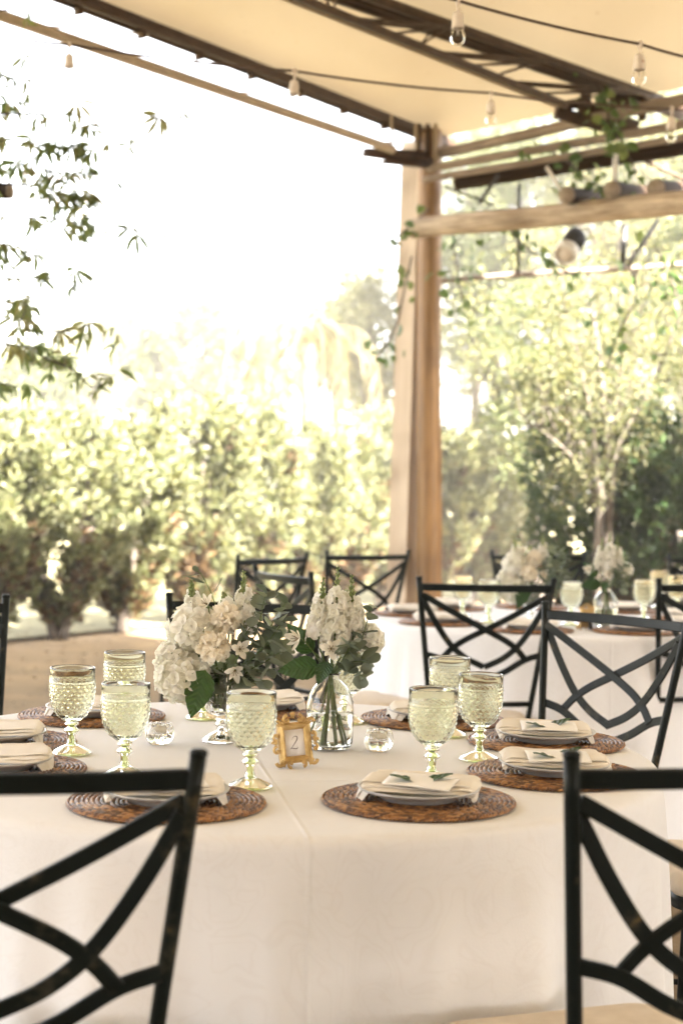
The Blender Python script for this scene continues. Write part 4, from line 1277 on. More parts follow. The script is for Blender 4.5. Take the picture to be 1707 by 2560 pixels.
def peony(p, r, root, label, grp, face=(-.15, -1, .35)):
    t = thing('peony', label, 'flower', tuple(root), 0, grp); O = Vector(root); c = Vector(p)-O
    stem_part(t, [Vector((0, 0, 0)), c*.5+Vector((0, 0, .012)), c], .0024)
    Q = Vector(face).to_track_quat('Z', 'Y').to_matrix().to_4x4()
    # guard petals round a shaggy ball of narrow inner petals
    for i in range(11):
        a = 2*PI*i/11 + R.uniform(-.2, .2)
        M = Matrix.Translation(c) @ Q @ Matrix.Rotation(a, 4, 'Z') @ Matrix.Translation((0, r*.25, -r*.45)) @ Matrix.Rotation(R.uniform(.15, .6), 4, 'X') @ Matrix.Scale(1.12*r/.033, 4)
        put('petal', PEO[i % 2], t, M)
    n = 120
    for i in range(n):
        z = 1-1.45*(i+.5)/n; a = i*2.39996; q = math.sqrt(max(0, 1-z*z))
        d = (Q.to_3x3() @ Vector((q*math.cos(a), q*math.sin(a), z))).normalized()
        d2 = (d + Vector((R.uniform(-.35, .35), R.uniform(-.35, .35), R.uniform(-.35, .35)))).normalized()
        M = frond_frame(c + d*r*.45, d2, R.uniform(-3, 3), r/.033*R.uniform(.8, 1.15))
        put('petal', PEN[i % 3], t, M)
def snapdragon(base, tip, root, label, grp, n=22, wid=.020, bare=.0, view=(0, -1, 0)):
    """florets along base->tip, buds towards the tip"""
    t = thing('snapdragon', label, 'flower', tuple(root), 0, grp); O = Vector(root); b0, t0 = Vector(base)-O, Vector(tip)-O
    stem_part(t, [Vector((0, 0, 0)), b0*.55, b0, b0.lerp(t0, .5), t0], .0021)
    ax = (t0-b0).normalized(); o1 = ax.orthogonal().normalized(); o2 = ax.cross(o1)
    for i in range(n):
        u = (i+.5)/n
        if u > .66: continue
        a = i*2.39996
        d = (o1*math.cos(a)+o2*math.sin(a)+ax*(.15+.4*u)).normalized()
        P = b0.lerp(t0, u) + d*(wid*.35*(1-.5*u))
        s = 1.3*(1-.62*u)*wid/.020
        M = Matrix.Translation(P) @ d.to_track_quat('Z', 'Y').to_matrix().to_4x4() @ Matrix.Rotation(R.uniform(-.6, .6), 4, 'Z') @ Matrix.Scale(s, 4)
        put('floret', SNP[i % 5], t, M)
    m = 20
    for i in range(m):
        u = .58+.42*i/m; a = i*2.39996
        d = (o1*math.cos(a)+o2*math.sin(a)+ax*1.2).normalized()
        M = Matrix.Translation(b0.lerp(t0, u)+d*.002) @ d.to_track_quat('Z', 'Y').to_matrix().to_4x4() @ Matrix.Scale(1.15-.75*(i/m), 4)
        put('bud', BUD, t, M)
def alstroemeria(p, face, root, label, grp, s=1.0):
    t = thing('alstroemeria', label, 'flower', tuple(root), 0, grp); O = Vector(root); c = Vector(p)-O
    stem_part(t, [Vector((0, 0, 0)), c*.5+Vector((0, 0, .01)), c-Vector(face).normalized()*.008, c], .0014)
    Q = Vector(face).to_track_quat('Z', 'Y').to_matrix().to_4x4()
    for k in range(6):
        M = Matrix.Translation(c) @ Q @ Matrix.Rotation(k*PI/3+.3, 4, 'Z') @ Matrix.Translation((0, .002, 0)) @ Matrix.Rotation(.45 if k % 2 else .6, 4, 'X') @ Matrix.Scale(s*(1.02 if k % 2 else .95), 4)
        put('petal', ALS[k % 2], t, M)
    put('stamens', STAM, t, Matrix.Translation(c) @ Q @ Matrix.Scale(s, 4))
def eucalyptus(pts, root, label, grp, n=12, long_=False, s=1.0, spread=1.0):
    t = thing('eucalyptus_sprig', label, 'foliage', tuple(root), 0, grp); O = Vector(root)
    P = [Vector(p)-O for p in pts]
    path = bez([Vector((0, 0, 0))]+P, 8)
    mb = MB(); tube(mb, path, lambda u: .0017*(1-.6*u), 6); put('stem', mb.mesh('stem', M_STEM), t)
    i0 = 8 if len(pts) > 1 else 3
    for i in range(n):
        u = i/(n-1); idx = min(len(path)-2, i0+int(u*(len(path)-2-i0)))
        p = path[idx]; d = (path[idx+1]-path[idx]).normalized()
        a = i*PI*.9+R.uniform(-.5, .5)
        o = d.orthogonal().normalized(); o = (Matrix.Rotation(a, 3, d) @ o)
        dr = (o*spread + d*.5 + Vector((0, -.25, .05))).normalized()
        M = frond_frame(p, dr, R.uniform(-.7, .7), s*R.uniform(.85, 1.2)*(1-.25*u))
        put('leaf', EUL if long_ else EUR[i % 3], t, M)
def big_leaf(p, d, root, label, grp, twist=0.0, s=1.0, nrm=(.15, -1, .35)):
    t = thing('serrated_leaf', label, 'leaf', tuple(root), 0, grp); O = Vector(root); c = Vector(p)-O
    stem_part(t, [Vector((0, 0, 0)), c*.6+Vector((0, 0, .008)), c], .0015, 'leaf_stalk')
    y_ = Vector(d).normalized(); z_ = Vector(nrm); z_ = (z_ - y_*z_.dot(y_)).normalized(); x_ = y_.cross(z_)
    M = Matrix(((x_.x, y_.x, z_.x, c.x), (x_.y, y_.y, z_.y, c.y), (x_.z, y_.z, z_.z, c.z), (0, 0, 0, 1)))
    put('leaf_blade', BIGL, t, M @ Matrix.Rotation(twist, 4, 'Y') @ Matrix.Scale(s, 4))

def bouquet_footed(V0, S, where, rear):
    """V0: centre of the vase foot; positions are given in the photograph's bouquet plane, in metres from the foot"""
    g = lambda k: k + (' in the rear footed vase' if rear else ' in the front footed vase')
    px = 1157.0                                  # photo pixels (at 1568 wide) per metre there
    def P(vx, vy, dy=0.0): return V0 + Vector(((vx-508)/px, dy, (1712-vy)/px + .0))
    root = V0 + Vector((0, 0, .066))
    rt = lambda dx, dy=0: root + Vector((dx, dy, R.uniform(0, .01)))
    hydrangea(P(420, 1565, -.015), .052, rt(-.012), 'lowest white hydrangea head drooping left ' + where, g('hydrangeas'), 62)
    hydrangea(P(438, 1455, .0), .048, rt(-.006), 'upper white hydrangea head at the left ' + where, g('hydrangeas'), 56)
    hydrangea(P(398, 1520, .0), .036, rt(-.008), 'white hydrangea head farthest left ' + where, g('hydrangeas'), 40)
    peony(P(490, 1490, -.045), .034, rt(.0, -.01), 'round creamy peony in the middle ' + where, g('peonies'))
    peony(P(515, 1425, -.02), .032, rt(.003, -.006), 'paler peony above the round one ' + where, g('peonies'), (.2, -1, .6))
    snapdragon(P(440, 1440, .01), P(431, 1343, .01), rt(-.008), 'snapdragon spike with green tip at the upper left ' + where, g('snapdragons'), 18, .017)
    snapdragon(P(556, 1455, .0), P(553, 1318, .0), rt(.006), 'tallest white snapdragon spike ' + where, g('snapdragons'), 26, .020)
    snapdragon(P(520, 1440, .02), P(505, 1370, .03), rt(.004), 'short white snapdragon behind the peonies ' + where, g('snapdragons'), 14, .019)
    alstroemeria(P(551, 1492, -.05), (.25, -1, .15), rt(.006, -.008), 'white lily-like alstroemeria right of the peony ' + where, g('alstroemerias'), .95)
    alstroemeria(P(541, 1540, -.05), (.05, -1, -.35), rt(.006, -.01), 'white alstroemeria hanging over the vase rim ' + where, g('alstroemerias'), .95)
    alstroemeria(P(470, 1395, -.01), (-.4, -.8, .6), rt(-.004), 'white alstroemeria beside the left spike ' + where, g('alstroemerias'), .9)
    eucalyptus([P(500, 1450, .02), P(480, 1380, .02), P(455, 1330, .015), P(440, 1318, .01)], rt(0, .006), 'thin eucalyptus sprig rising above the flowers ' + where, g('eucalyptus sprigs'), 6, True, .85, .8)
    eucalyptus([P(560, 1520, 0), P(590, 1440, -.01), P(600, 1390, -.02), P(606, 1365, -.02)], rt(.010), 'round leaved eucalyptus standing up at right ' + where, g('eucalyptus sprigs'), 13, False, 1.25)
    eucalyptus([P(560, 1540, -.02), P(610, 1480, -.03), P(640, 1440, -.03), P(655, 1420, -.03)], rt(.012), 'grey green eucalyptus leaning right ' + where, g('eucalyptus sprigs'), 12, False, 1.1)
    eucalyptus([P(560, 1555, -.02), P(610, 1520, -.04), P(640, 1500, -.04), P(662, 1500, -.04)], rt(.012, -.005), 'dark eucalyptus spreading low to the right ' + where, g('eucalyptus sprigs'), 12, False, 1.1)
    eucalyptus([P(550, 1575, -.03), P(585, 1565, -.05), P(615, 1560, -.055)], rt(.010, -.01), 'short eucalyptus drooping by the vase rim ' + where, g('eucalyptus sprigs'), 9, False, 1.1)
    eucalyptus([P(545, 1500, .0), P(555, 1470, -.04), P(575, 1440, -.05)], rt(.008, -.008), 'pale eucalyptus in front of the tall spike ' + where, g('eucalyptus sprigs'), 8, False, 1.15)
    eucalyptus([P(540, 1590, .0), P(530, 1610, -.012), P(520, 1625, -.01)], rt(.006, .0), 'eucalyptus leaves pressed inside the glass ' + where, g('eucalyptus sprigs'), 5, False, .6, .3)
    for i, (pts, nn, sc, w) in enumerate((([P(520, 1560, .02), P(500, 1500, .03), P(480, 1450, .04)], 9, 1.1, 'behind the peonies'), ([P(515, 1590, -.01), P(500, 1560, -.03), P(490, 1540, -.035)], 7, .9, 'low under the round peony'),
            ([P(555, 1540, .03), P(600, 1500, .04), P(650, 1470, .05)], 12, 1.15, 'at the back right'), ([P(560, 1530, .02), P(620, 1440, .03), P(650, 1390, .03)], 11, 1.15, 'rising at the back right'),
            ([P(560, 1570, -.02), P(600, 1545, -.03), P(645, 1535, -.02)], 10, 1.15, 'low at the right in front'), ([P(530, 1580, -.015), P(545, 1560, -.04), P(560, 1535, -.045)], 7, 1.0, 'just above the vase rim'))):
        eucalyptus(pts, rt(.004), 'eucalyptus sprig ' + w + ' ' + where, g('eucalyptus sprigs'), nn, False, sc)
    big_leaf(P(500, 1545, .0), (-.2, -.5, -.75), rt(0, -.01), 'serrated leaf low in the middle ' + where, g('serrated leaves'), .2, .6)
    big_leaf(P(474, 1540, -.062), (-.30, -.10, -1), rt(-.006, -.01), 'large dark serrated leaf hanging down ' + where, g('serrated leaves'), .1, 1.0)
    big_leaf(P(470, 1510, .0), (-.9, .3, .2), rt(-.006, .0), 'serrated leaf behind the hydrangeas ' + where, g('serrated leaves'), .4, .8)
def bouquet_bottle(V0, S, where, rear):
    g = lambda k: k + (' in the rear bottle' if rear else ' in the front bottle')
    px = 1180.0
    def P(vx, vy, dy=0.0): return V0 + Vector(((vx-757)/px, dy, (1723-vy)/px))
    mouth = V0 + Vector((0, 0, .142))
    def rt(dx, dy=0): return V0 + Vector((dx, dy, .012+R.uniform(0, .012)))
    # stems in the bottle pass through the mouth
    def stemmed(fn, head, *a, **k): pass
    for i, (dx, dy) in enumerate(((-.036, .0), (-.012, -.012), (-.006, .006), (.010, -.004), (.020, .004), (.028, -.006))):
        t = thing('flower_stem', 'green cut stem standing in the water ' + where + (', stem leaning far left', ', thick stem in front', ', stem at the back', ', stem in the middle', ', stem leaning right', ', stem leaning far right')[i], 'stem', tuple(V0+Vector((dx, dy, .010))), 0, g('cut stems'))
        stem_part(t, [Vector((0, 0, 0)), Vector((-dx*.55, -dy*.5, .065)), Vector((-dx*.92, -dy*.9, .13)), Vector((-dx*1.0+.002*(i-2), -dy, .155))], (.0018, .0034, .0022, .0030, .0026, .0020)[i])
    m = lambda dx=0, dy=0: mouth + Vector((dx, dy, .0))
    snapdragon(P(728, 1478, 0), P(736, 1328, 0), m(-.005), 'snapdragon spike left of three ' + where, g('snapdragons'), 28, .021)
    snapdragon(P(764, 1480, -.015), P(769, 1303, -.01), m(0, -.004), 'tallest snapdragon spike in the middle ' + where, g('snapdragons'), 32, .021)
    snapdragon(P(806, 1475, 0), P(801, 1322, 0), m(.005), 'snapdragon spike right of three ' + where, g('snapdragons'), 28, .021)
    snapdragon(P(785, 1500, .03), P(790, 1360, .03), m(.002, .005), 'snapdragon spike at the back ' + where, g('snapdragons'), 22, .02)
    alstroemeria(P(757, 1488, -.045), (.0, -1, .1), m(0, -.006), 'open white alstroemeria facing the camera ' + where, g('alstroemerias'), 1.05)
    alstroemeria(P(683, 1470, -.02), (-.8, -.7, .1), m(-.006, -.003), 'white alstroemeria turned left ' + where, g('alstroemerias'), 1.05)
    hydrangea(P(842, 1470, .01), .026, m(.007), 'small white hydrangea at right ' + where, g('hydrangeas'), 34)
    big_leaf(P(728, 1530, -.03), (-1, -.25, -.12), m(-.004, -.005), 'bright serrated leaf reaching left ' + where, g('serrated leaves'), -.2, .80)
    big_leaf(P(715, 1500, -.01), (-.75, .0, .75), m(-.004, 0), 'dark serrated leaf behind the left flower ' + where, g('serrated leaves'), -.4, .75)
    big_leaf(P(750, 1520, -.03), (-.3, -.6, -.55), m(-.002, -.006), 'dark serrated leaf hanging over the bottle neck ' + where, g('serrated leaves'), .3, .55)
    eucalyptus([P(800, 1510, -.02), P(825, 1470, -.02), P(840, 1420, -.01), P(845, 1395, 0)], m(.005), 'eucalyptus sprig standing at right ' + where, g('eucalyptus sprigs'), 10, False, 1.05)
    eucalyptus([P(795, 1525, -.03), P(820, 1515, -.045), P(845, 1520, -.05)], m(.005, -.004), 'eucalyptus sprig spreading right ' + where, g('eucalyptus sprigs'), 10, False, 1.15)
    eucalyptus([P(790, 1530, -.03), P(815, 1540, -.05), P(838, 1555, -.055)], m(.004, -.006), 'eucalyptus sprig drooping right ' + where, g('eucalyptus sprigs'), 9, False, 1.0)
    eucalyptus([P(785, 1510, -.03), P(795, 1490, -.05), P(800, 1470, -.055)], m(.003, -.006), 'eucalyptus sprig in front below the spikes ' + where, g('eucalyptus sprigs'), 7, False, 1.2)
q = atz(553, 1856, HT); V1 = Vector((q.x, q.y, HT+.002))
footed_vase(V1.x, V1.y, 'clear ribbed footed vase holding the big bouquet on the front table')
bouquet_footed(V1, 1, 'in the front footed vase', False)
q = atz(823, 1872, HT); V2 = Vector((q.x, q.y, HT+.002))
bottle_vase(V2.x, V2.y, 'clear round bottle vase half full of water on the front table')
bouquet_bottle(V2, 1, 'in the front bottle', False)
V3 = Vector((.735, 6.15, HT+.002))
footed_vase(V3.x, V3.y, 'blurred clear footed vase on the rear table')
bouquet_footed(V3, 1, 'in the rear footed vase', True)
V4 = Vector((1.005, 6.05, HT+.002))
bottle_vase(V4.x, V4.y, 'blurred clear bottle vase on the rear table')
bouquet_bottle(V4, 1, 'in the rear bottle', True)

# ================================================================== plants and trees
def blade(mb, p, d, L, W_, up, fold=.3):
    """a folded leaf of four triangles"""
    d = d.normalized(); s = d.cross(up)
    s = s.normalized() if s.length > 1e-4 else d.orthogonal().normalized()
    n = s.cross(d)
    o = len(mb.v)
    m = p + d*(L*.5)
    mb.v += [tuple(p), tuple(m - s*(W_*.5) + n*(W_*fold)), tuple(p + d*L), tuple(m + s*(W_*.5) + n*(W_*fold))]
    mb.f += [(o, o+2, o+1), (o, o+3, o+2)]; mb.m += [0, 0]
def rdir(rr):
    z = rr.uniform(-1, 1); a = rr.uniform(0, 2*PI); q = math.sqrt(1-z*z)
    return Vector((q*math.cos(a), q*math.sin(a), z))
def limbs(mb, base, top, r0, rr, crown, count=7, sub=3, split=.45):
    """a tapered trunk, limbs to points in the crown"""
    base, top = Vector(base), Vector(top)
    mid = base.lerp(top, .5) + Vector((rr.uniform(-.05, .05), rr.uniform(-.05, .05), 0))*(top-base).length
    path = bez([base, mid, top], 8)
    tube(mb, path, lambda u: r0*(1.25-u*.75) if u > .08 else r0*1.55, 9, wob=.12)
    for i in range(count):
        u = split + (1-split)*i/count; p = path[min(len(path)-1, int(u*(len(path)-1)))]
        q = crown[rr.randrange(len(crown))] if crown else top + rdir(rr)*.6
        m = p.lerp(q, .45) + Vector((0, 0, .12*(q-p).length))
        br_ = bez([p, m, q], 5)
        tube(mb, br_, lambda u: r0*.42*(1-.75*u), 6)
        for k in range(sub):
            s = br_[rr.randrange(4, len(br_))]; e = s + (rdir(rr)+Vector((0, 0, .3)))*(.25*(q-p).length)
            tube(mb, [s, e], lambda u: r0*.14*(1-.6*u), 4)
def tree(name, label, base, trunk_h, crown_c, crown_r, n_clump, per, leaf, mat, seed, group=None, r0=.08, bark=None, up=.2, clump_r=.28, cat='tree', hollow=.45):
    rr = random.Random(seed); base = Vector(base)
    t = thing(name, label, cat, tuple(base), 0, group)
    cc = []
    for i in range(n_clump):
        d = rdir(rr); q = hollow + (1-hollow)*rr.random()**.6
        p = Vector(crown_c) + Vector((d.x*crown_r[0], d.y*crown_r[1], d.z*crown_r[2]))*q*(1+.22*noise.noise(d*2.1+Vector((seed, 0, 0))))
        cc.append(p)
    mb = MB(); limbs(mb, (0, 0, -.02), Vector(crown_c) - base - Vector((0, 0, crown_r[2]*.2)), r0, rr, [p-base for p in cc], 9)
    put('trunk', mb.mesh('trunk', bark or M_BARK), t)
    mb = MB()
    for p in cc:
        cr = clump_r*rr.uniform(.6, 1.3)
        for k in range(per):
            d = rdir(rr); q = p - base + Vector((d.x, d.y, d.z*.75))*cr*rr.random()**.45
            dd = (d*.8 + rdir(rr)*.8 + Vector((0, 0, up)))
            blade(mb, q, dd, leaf*rr.uniform(.7, 1.35), leaf*rr.uniform(.42, .65), rdir(rr))
    put('crown', mb.mesh('crown', mat, smooth=False), t)
    return t
def shrub(label, base, h, w, seed, mat, group, dense=1.0, dry=.25):
    """an old clipped hedge conifer: bare leaning stems below, upright sprays above"""
    rr = random.Random(seed); b0 = Vector(base)
    t = thing('hedge_shrub', label, 'shrub', tuple(b0), rr.uniform(0, 6), group)
    mb = MB()
    for k in range(4):
        a = k*PI/2+rr.uniform(-.6, .6); q = w*rr.uniform(.25, .55)
        tube(mb, bez([(.03*math.cos(a), .03*math.sin(a), -.02), (q*.35*math.cos(a), q*.35*math.sin(a), h*.16), (q*math.cos(a), q*math.sin(a), h*rr.uniform(.5, .75))], 5), lambda u: .05*(1-.75*u), 7, wob=.2)
    put('trunk', mb.mesh('shrub_trunk', M_BARK), t)
    mb = MB(); mb2 = MB()
    for i in range(int(240*dense)):
        z = h*(.09+.91*rr.random()**.95)
        # broad in the middle, narrow at the foot
        u = z/h; prof = min(1, .14+2.0*(u-.08)) * (1 if u < .8 else 1-.9*(u-.8)/.35)
        a = rr.uniform(0, 2*PI); q = w*prof*(.45+.55*rr.random()**.5)*(1+.25*noise.noise(Vector((math.cos(a)*1.5, math.sin(a)*1.5, z*2+seed))))
        c = Vector((q*math.cos(a), q*math.sin(a), z)); out = Vector((math.cos(a), math.sin(a), 0))
        inner = q < w*prof*.78
        m_ = mb2 if (rr.random() < (dry*1.9 if (inner and u < .5) or u < .34 else dry*.06)) else mb
        sp = rr.uniform(.14, .26)
        for k in range(30):
            tt = rr.random()
            p = c + (out*.45+Vector((0, 0, .85)))*(sp*(tt-.4)) + rdir(rr)*.05
            blade(m_, p, out*.7+rdir(rr)*.8+Vector((0, 0, .6)), rr.uniform(.06, .105), rr.uniform(.026, .046), rdir(rr))
    put('foliage', mb.mesh('shrub_foliage', mat, smooth=False), t)
    put('dry_foliage', mb2.mesh('shrub_dry', M_DRY, smooth=False), t)
hd = Vector((.578, .816, 0))
HG = 'sunlit clipped shrubs of the hedge'
hl = ['at the left edge', 'leftmost with its foot in view', 'second with a bare forked foot, left of the big bouquet', 'third, behind the big bouquet', 'behind the gap between the bouquets', 'left of the leaning timber', 'right behind the leaning timber', 'just right of the log post', 'fourth right of the log post in the sun']
for k in range(-3, 10):
    p = Vector((-2.27, 12.85, 0)) + hd*(k*.80)
    lab = 'pale sunlit hedge shrub ' + (hl[k+1] if 0 <= k+1 < len(hl) else ('far left of the hedge row' if k < 0 else 'at the far right end of the hedge row'))
    if k == -3: lab = 'hedge shrub beyond the left edge, first of the row'
    if k == -2: lab = 'hedge shrub at the far left, second of the row'
    if k == 8: lab = 'pale hedge shrub far right of the log post, last but one'
    if k == 9: lab = 'pale hedge shrub at the end of the row behind the tree'
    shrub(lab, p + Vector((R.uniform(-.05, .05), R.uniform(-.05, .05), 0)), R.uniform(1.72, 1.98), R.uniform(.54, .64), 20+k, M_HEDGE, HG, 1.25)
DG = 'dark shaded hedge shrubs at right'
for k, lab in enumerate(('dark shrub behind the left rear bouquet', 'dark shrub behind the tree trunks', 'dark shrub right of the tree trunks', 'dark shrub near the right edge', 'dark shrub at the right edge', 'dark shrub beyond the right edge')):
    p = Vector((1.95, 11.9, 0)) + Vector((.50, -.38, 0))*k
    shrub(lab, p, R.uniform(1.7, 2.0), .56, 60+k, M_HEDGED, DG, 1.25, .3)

# trees behind the hedge
TG = 'trees far beyond the hedge'
def bt(vx, vtop, vbot, wv, Y, lab, mat, seed, n=46, per=60, leaf=.10, name='broadleaf_tree', hollow=.4):
    c = av(vx, (vtop+vbot)/2, Y); top = av(vx, vtop, Y); bot = av(vx, vbot, Y)
    w = wv/2*VS/FPX*Y; hh = (top.z-bot.z)/2
    tree(name, lab, (c.x, Y, 0), 2, (c.x, Y, c.z), (w, w*.9, hh), n, per, leaf, mat, seed, TG, r0=.12, clump_r=min(w, hh)*.34, hollow=hollow)
bt(455, 690, 960, 240, 30, 'rounded pale green tree in the middle beyond the hedge', M_TREEA, 101, 60, 70, .14)
bt(360, 740, 980, 130, 27, 'smaller tree with a darker crown left of the rounded one', M_TREEA, 102, 36, 60, .13)
bt(300, 585, 960, 75, 34, 'tall narrow conifer rising alone into the white sky', M_TREEB, 103, 36, 55, .14, 'conifer_tree', .1)
bt(205, 690, 980, 190, 36, 'faint washed out tree at the left beyond the hedge', M_TREEB, 104, 44, 55, .16)
bt(60, 790, 990, 240, 24, 'low bushy tree at the left edge beyond the hedge', M_TREEA, 105, 50, 60, .11)
bt(880, 590, 980, 250, 22, 'bright sunlit tree close left of the leaning timber', M_TREEB, 106, 80, 70, .085)
bt(770, 620, 960, 170, 28, 'pale tree behind the weeping palm', M_TREEB, 107, 46, 60, .13)
bt(590, 770, 980, 190, 36, 'low pale tree between the rounded tree and the palm', M_TREEB, 108, 40, 55, .15)
def palm():
    rr = random.Random(9); Y = 21
    base = av(705, 1000, Y); base.z = 0; top = av(705, 790, Y)
    t = thing('palm_tree', 'washed out weeping palm with long drooping fronds beyond the hedge', 'palm', tuple(base), 0)
    mb = MB(); tube(mb, bez([(0, 0, 0), (.05, 0, top.z*.5), tuple(top-base)], 8), lambda u: .16-.05*u, 10, wob=.15); put('trunk', mb.mesh('palm_trunk', M_BARKP), t)
    for i in range(26):
        a = i*2.39996; el = rr.uniform(.0, 1.25)
        d = Vector((math.cos(a), math.sin(a)*.8, 0)); L = rr.uniform(.45, 1.15); drop = rr.uniform(.25, 1.15)
        c = top-base
        path = bez([c, c+d*L*.5+Vector((0, 0, .30*el)), c+d*L*.9+Vector((0, 0, .22*el-.15*drop)), c+d*L*1.05+Vector((0, 0, .1*el-drop*.75))], 8)
        mb = MB(); tube(mb, path, lambda u: .02*(1-.8*u), 5)
        for j in range(4, len(path)-1):
            for s in (-1, 1):
                if rr.random() < .25: continue
                for _ in range(2):
                    p = path[j].lerp(path[j+1], rr.random())
                    sd_ = (path[j+1]-path[j]).cross(Vector((0, 0, 1)))
                    sd_ = sd_.normalized() if sd_.length > 1e-5 else d
                    blade(mb, p, sd_*s*rr.uniform(.4, 1.1)+Vector((0, 0, -.8))+(path[j+1]-path[j]).normalized()*.6, rr.uniform(.2, .5), .028, sd_, .1)
        put('frond', mb.mesh('frond', M_PALM, smooth=False), t)
palm()
RG = 'light trees beyond the pergola'
def rt_(vx, vtop, vbot, wv, Y, lab, mat, seed, n, per, leaf):
    c = av(vx, (vtop+vbot)/2, Y); top = av(vx, vtop, Y); bot = av(vx, vbot, Y)
    w = wv/2*VS/FPX*Y; hh = (top.z-bot.z)/2
    tree('broadleaf_tree', lab, (c.x, Y, 0), 2, (c.x, Y, c.z), (w, w*.8, hh), n, per, leaf, mat, seed, RG, r0=.09, clump_r=min(w, hh)*.3, hollow=.15)
rt_(1120, 190, 860, 380, 20.5, 'sunlit small leaved tree just right of the log post', M_TREEA, 120, 120, 110, .075)
rt_(1430, 90, 1100, 430, 19, 'tall sunlit tree filling the gap under the right half of the roof', M_TREEB, 121, 130, 100, .08)
rt_(1650, 120, 1150, 360, 15.5, 'leafy tree at the right edge behind the pergola', M_TREEA, 122, 110, 95, .07)
rt_(1260, 560, 1150, 300, 15.5, 'lower bushy tree behind the forked trunks', M_TREEA, 123, 90, 90, .065)
rt_(1120, 120, 1000, 260, 27, 'tall tree far behind the log post', M_TREEB, 124, 90, 90, .11)
rt_(1300, 40, 1050, 420, 25, 'tall broad tree far behind the spotlight', M_TREEA, 125, 120, 95, .11)
rt_(1560, 40, 1080, 420, 23, 'tall tree far behind the right end of the log', M_TREEA, 126, 120, 95, .11)
for k, (x, y, w) in enumerate(((4.6, 9.4, 'nearest to'), (6.6, 7.2, 'second beyond'), (8.8, 5.0, 'third beyond'), (11.0, 2.6, 'fourth beyond'), (13.2, .2, 'fifth beyond'), (15.6, -2.4, 'sixth beyond'), (18.0, -5.0, 'seventh beyond'))):  # out of view, added to cut side light on the front cloth
    tree('broadleaf_tree', 'dense unseen tree added to shade the open canopy side, ' + w + ' the right edge', (x, y, 0), 2, (x, y, 2.3), (1.5, 1.5, 2.3), 80, 60, .16, M_TREEA, 140+k, 'unseen trees added to shade the open side', r0=.12, clump_r=.55, hollow=.3)
def forked_tree():
    rr = random.Random(31); Y = 11.3
    base = av(1385, 1300, Y); base.z = 0
    t = thing('forked_tree', 'many stemmed pale barked tree behind the rear table', 'tree', tuple(base), 0)
    mb = MB(); tips = []
    for (pts, r) in (([(1372, 1240), (1378, 1120), (1330, 1010), (1260, 930)], .028), ([(1388, 1240), (1392, 1080), (1388, 960), (1372, 800), (1350, 640)], .034),
                     ([(1376, 1240), (1374, 1130), (1366, 1020), (1340, 880), (1300, 720)], .028), ([(1396, 1240), (1404, 1110), (1425, 1010), (1490, 900), (1540, 780)], .026),
                     ([(1392, 1240), (1396, 1090), (1410, 960), (1430, 800), (1450, 650)], .026), ([(1374, 1250), (1368, 1150), (1320, 1060), (1270, 1010), (1200, 960)], .020)):
        P = [av(x, y, Y+rr.uniform(-.15, .15))-base for x, y in pts]
        P = [Vector((P[0].x*.6, P[0].y*.5, 0))] + P
        path = bez(P, 6)
        tube(mb, path, lambda u: r*(1.15-.8*u), 8, wob=.15)
        for k in range(16):
            s = path[rr.randrange(len(path)//2, len(path))]; e = s + (rdir(rr)*Vector((1, .8, .7)) + Vector((0, 0, .25)))*rr.uniform(.25, .75)
            tube(mb, bez([s, s.lerp(e, .5)+Vector((0, 0, .06)), e], 3), lambda u: .007*(1-.6*u), 4)
            tips += [e, s.lerp(e, .6)]
    put('trunk', mb.mesh('forked_trunk', M_BARKP), t)
    mb = MB()
    for i in range(60):
        c = av(rr.uniform(1040, 1640), rr.triangular(480, 1120, 760), Y+rr.uniform(-.5, .7))-base; tips.append(c)
    for p in tips:
        cr = rr.uniform(.12, .26)
        for k in range(34):
            d = rdir(rr); q = p + d*cr*rr.random()**.5
            blade(mb, q, d+rdir(rr)+Vector((0, 0, -.3)), rr.uniform(.03, .055), rr.uniform(.014, .024), rdir(rr))
    put('crown', mb.mesh('forked_crown', M_TREEB, smooth=False), t)
forked_tree()

# climbing vines on the pergola
VL = []
for s in range(3):
    mb = MB(); petal(mb, .11, .085, -.7+.3*s, .35, 5, .02, tip=.7, seed=70+s); VL.append(mb.mesh('vine_leaf', M_VINE))
def vine(label, pts, n, seed, spread=.12, sc=1.0):
    rr = random.Random(seed); P = [Vector(p) for p in pts]
    t = thing('climbing_vine', label, 'vine', tuple(P[0]), 0, 'leafy vines on the pergola')
    path = bez([p-P[0] for p in P], 8)
    mb = MB(); tube(mb, path, .006, 6); put('stem', mb.mesh('vine_stem', M_BARK), t)
    for i in range(n):
        k = rr.randrange(len(path)); p = path[k] + rdir(rr)*spread*rr.random()
        d = rdir(rr)*.7 + Vector((0, -.2, -.55))
        put('leaf', VL[i % 3], t, frond_frame(p, d, rr.uniform(-1.5, 1.5), sc*rr.uniform(.4, .75)))
vine('vine twisting down the truss end at the upper right', [av(1375, 190, 8.5), av(1392, 235, 8.5), av(1400, 290, 8.5), av(1430, 330, 8.4), av(1460, 400, 8.4)], 50, 1, .16)
vine('vine hanging between the poles above the spotlight', [av(1240, 330, 9.3), av(1300, 370, 9.2), av(1360, 420, 9.1), av(1420, 440, 9.0)], 55, 2, .2, .9)
vine('vine at the left end of the pale log near the log post', [av(1040, 560, 9.8), av(1050, 620, 9.8), av(1060, 680, 9.8), av(1100, 720, 9.8)], 30, 3, .2, .9)
vine('dark vine leaves hanging in front of the forked tree', [av(1440, 590, 9.3), av(1460, 680, 9.3), av(1420, 760, 9.3), av(1395, 840, 9.3)], 34, 4, .25, .95)
vine('leafy spray reaching out left of the leaning timber', [av(945, 590, 9.5), av(925, 680, 9.4), av(905, 760, 9.4), av(862, 826, 9.4)], 18, 5, .14, 1.0)
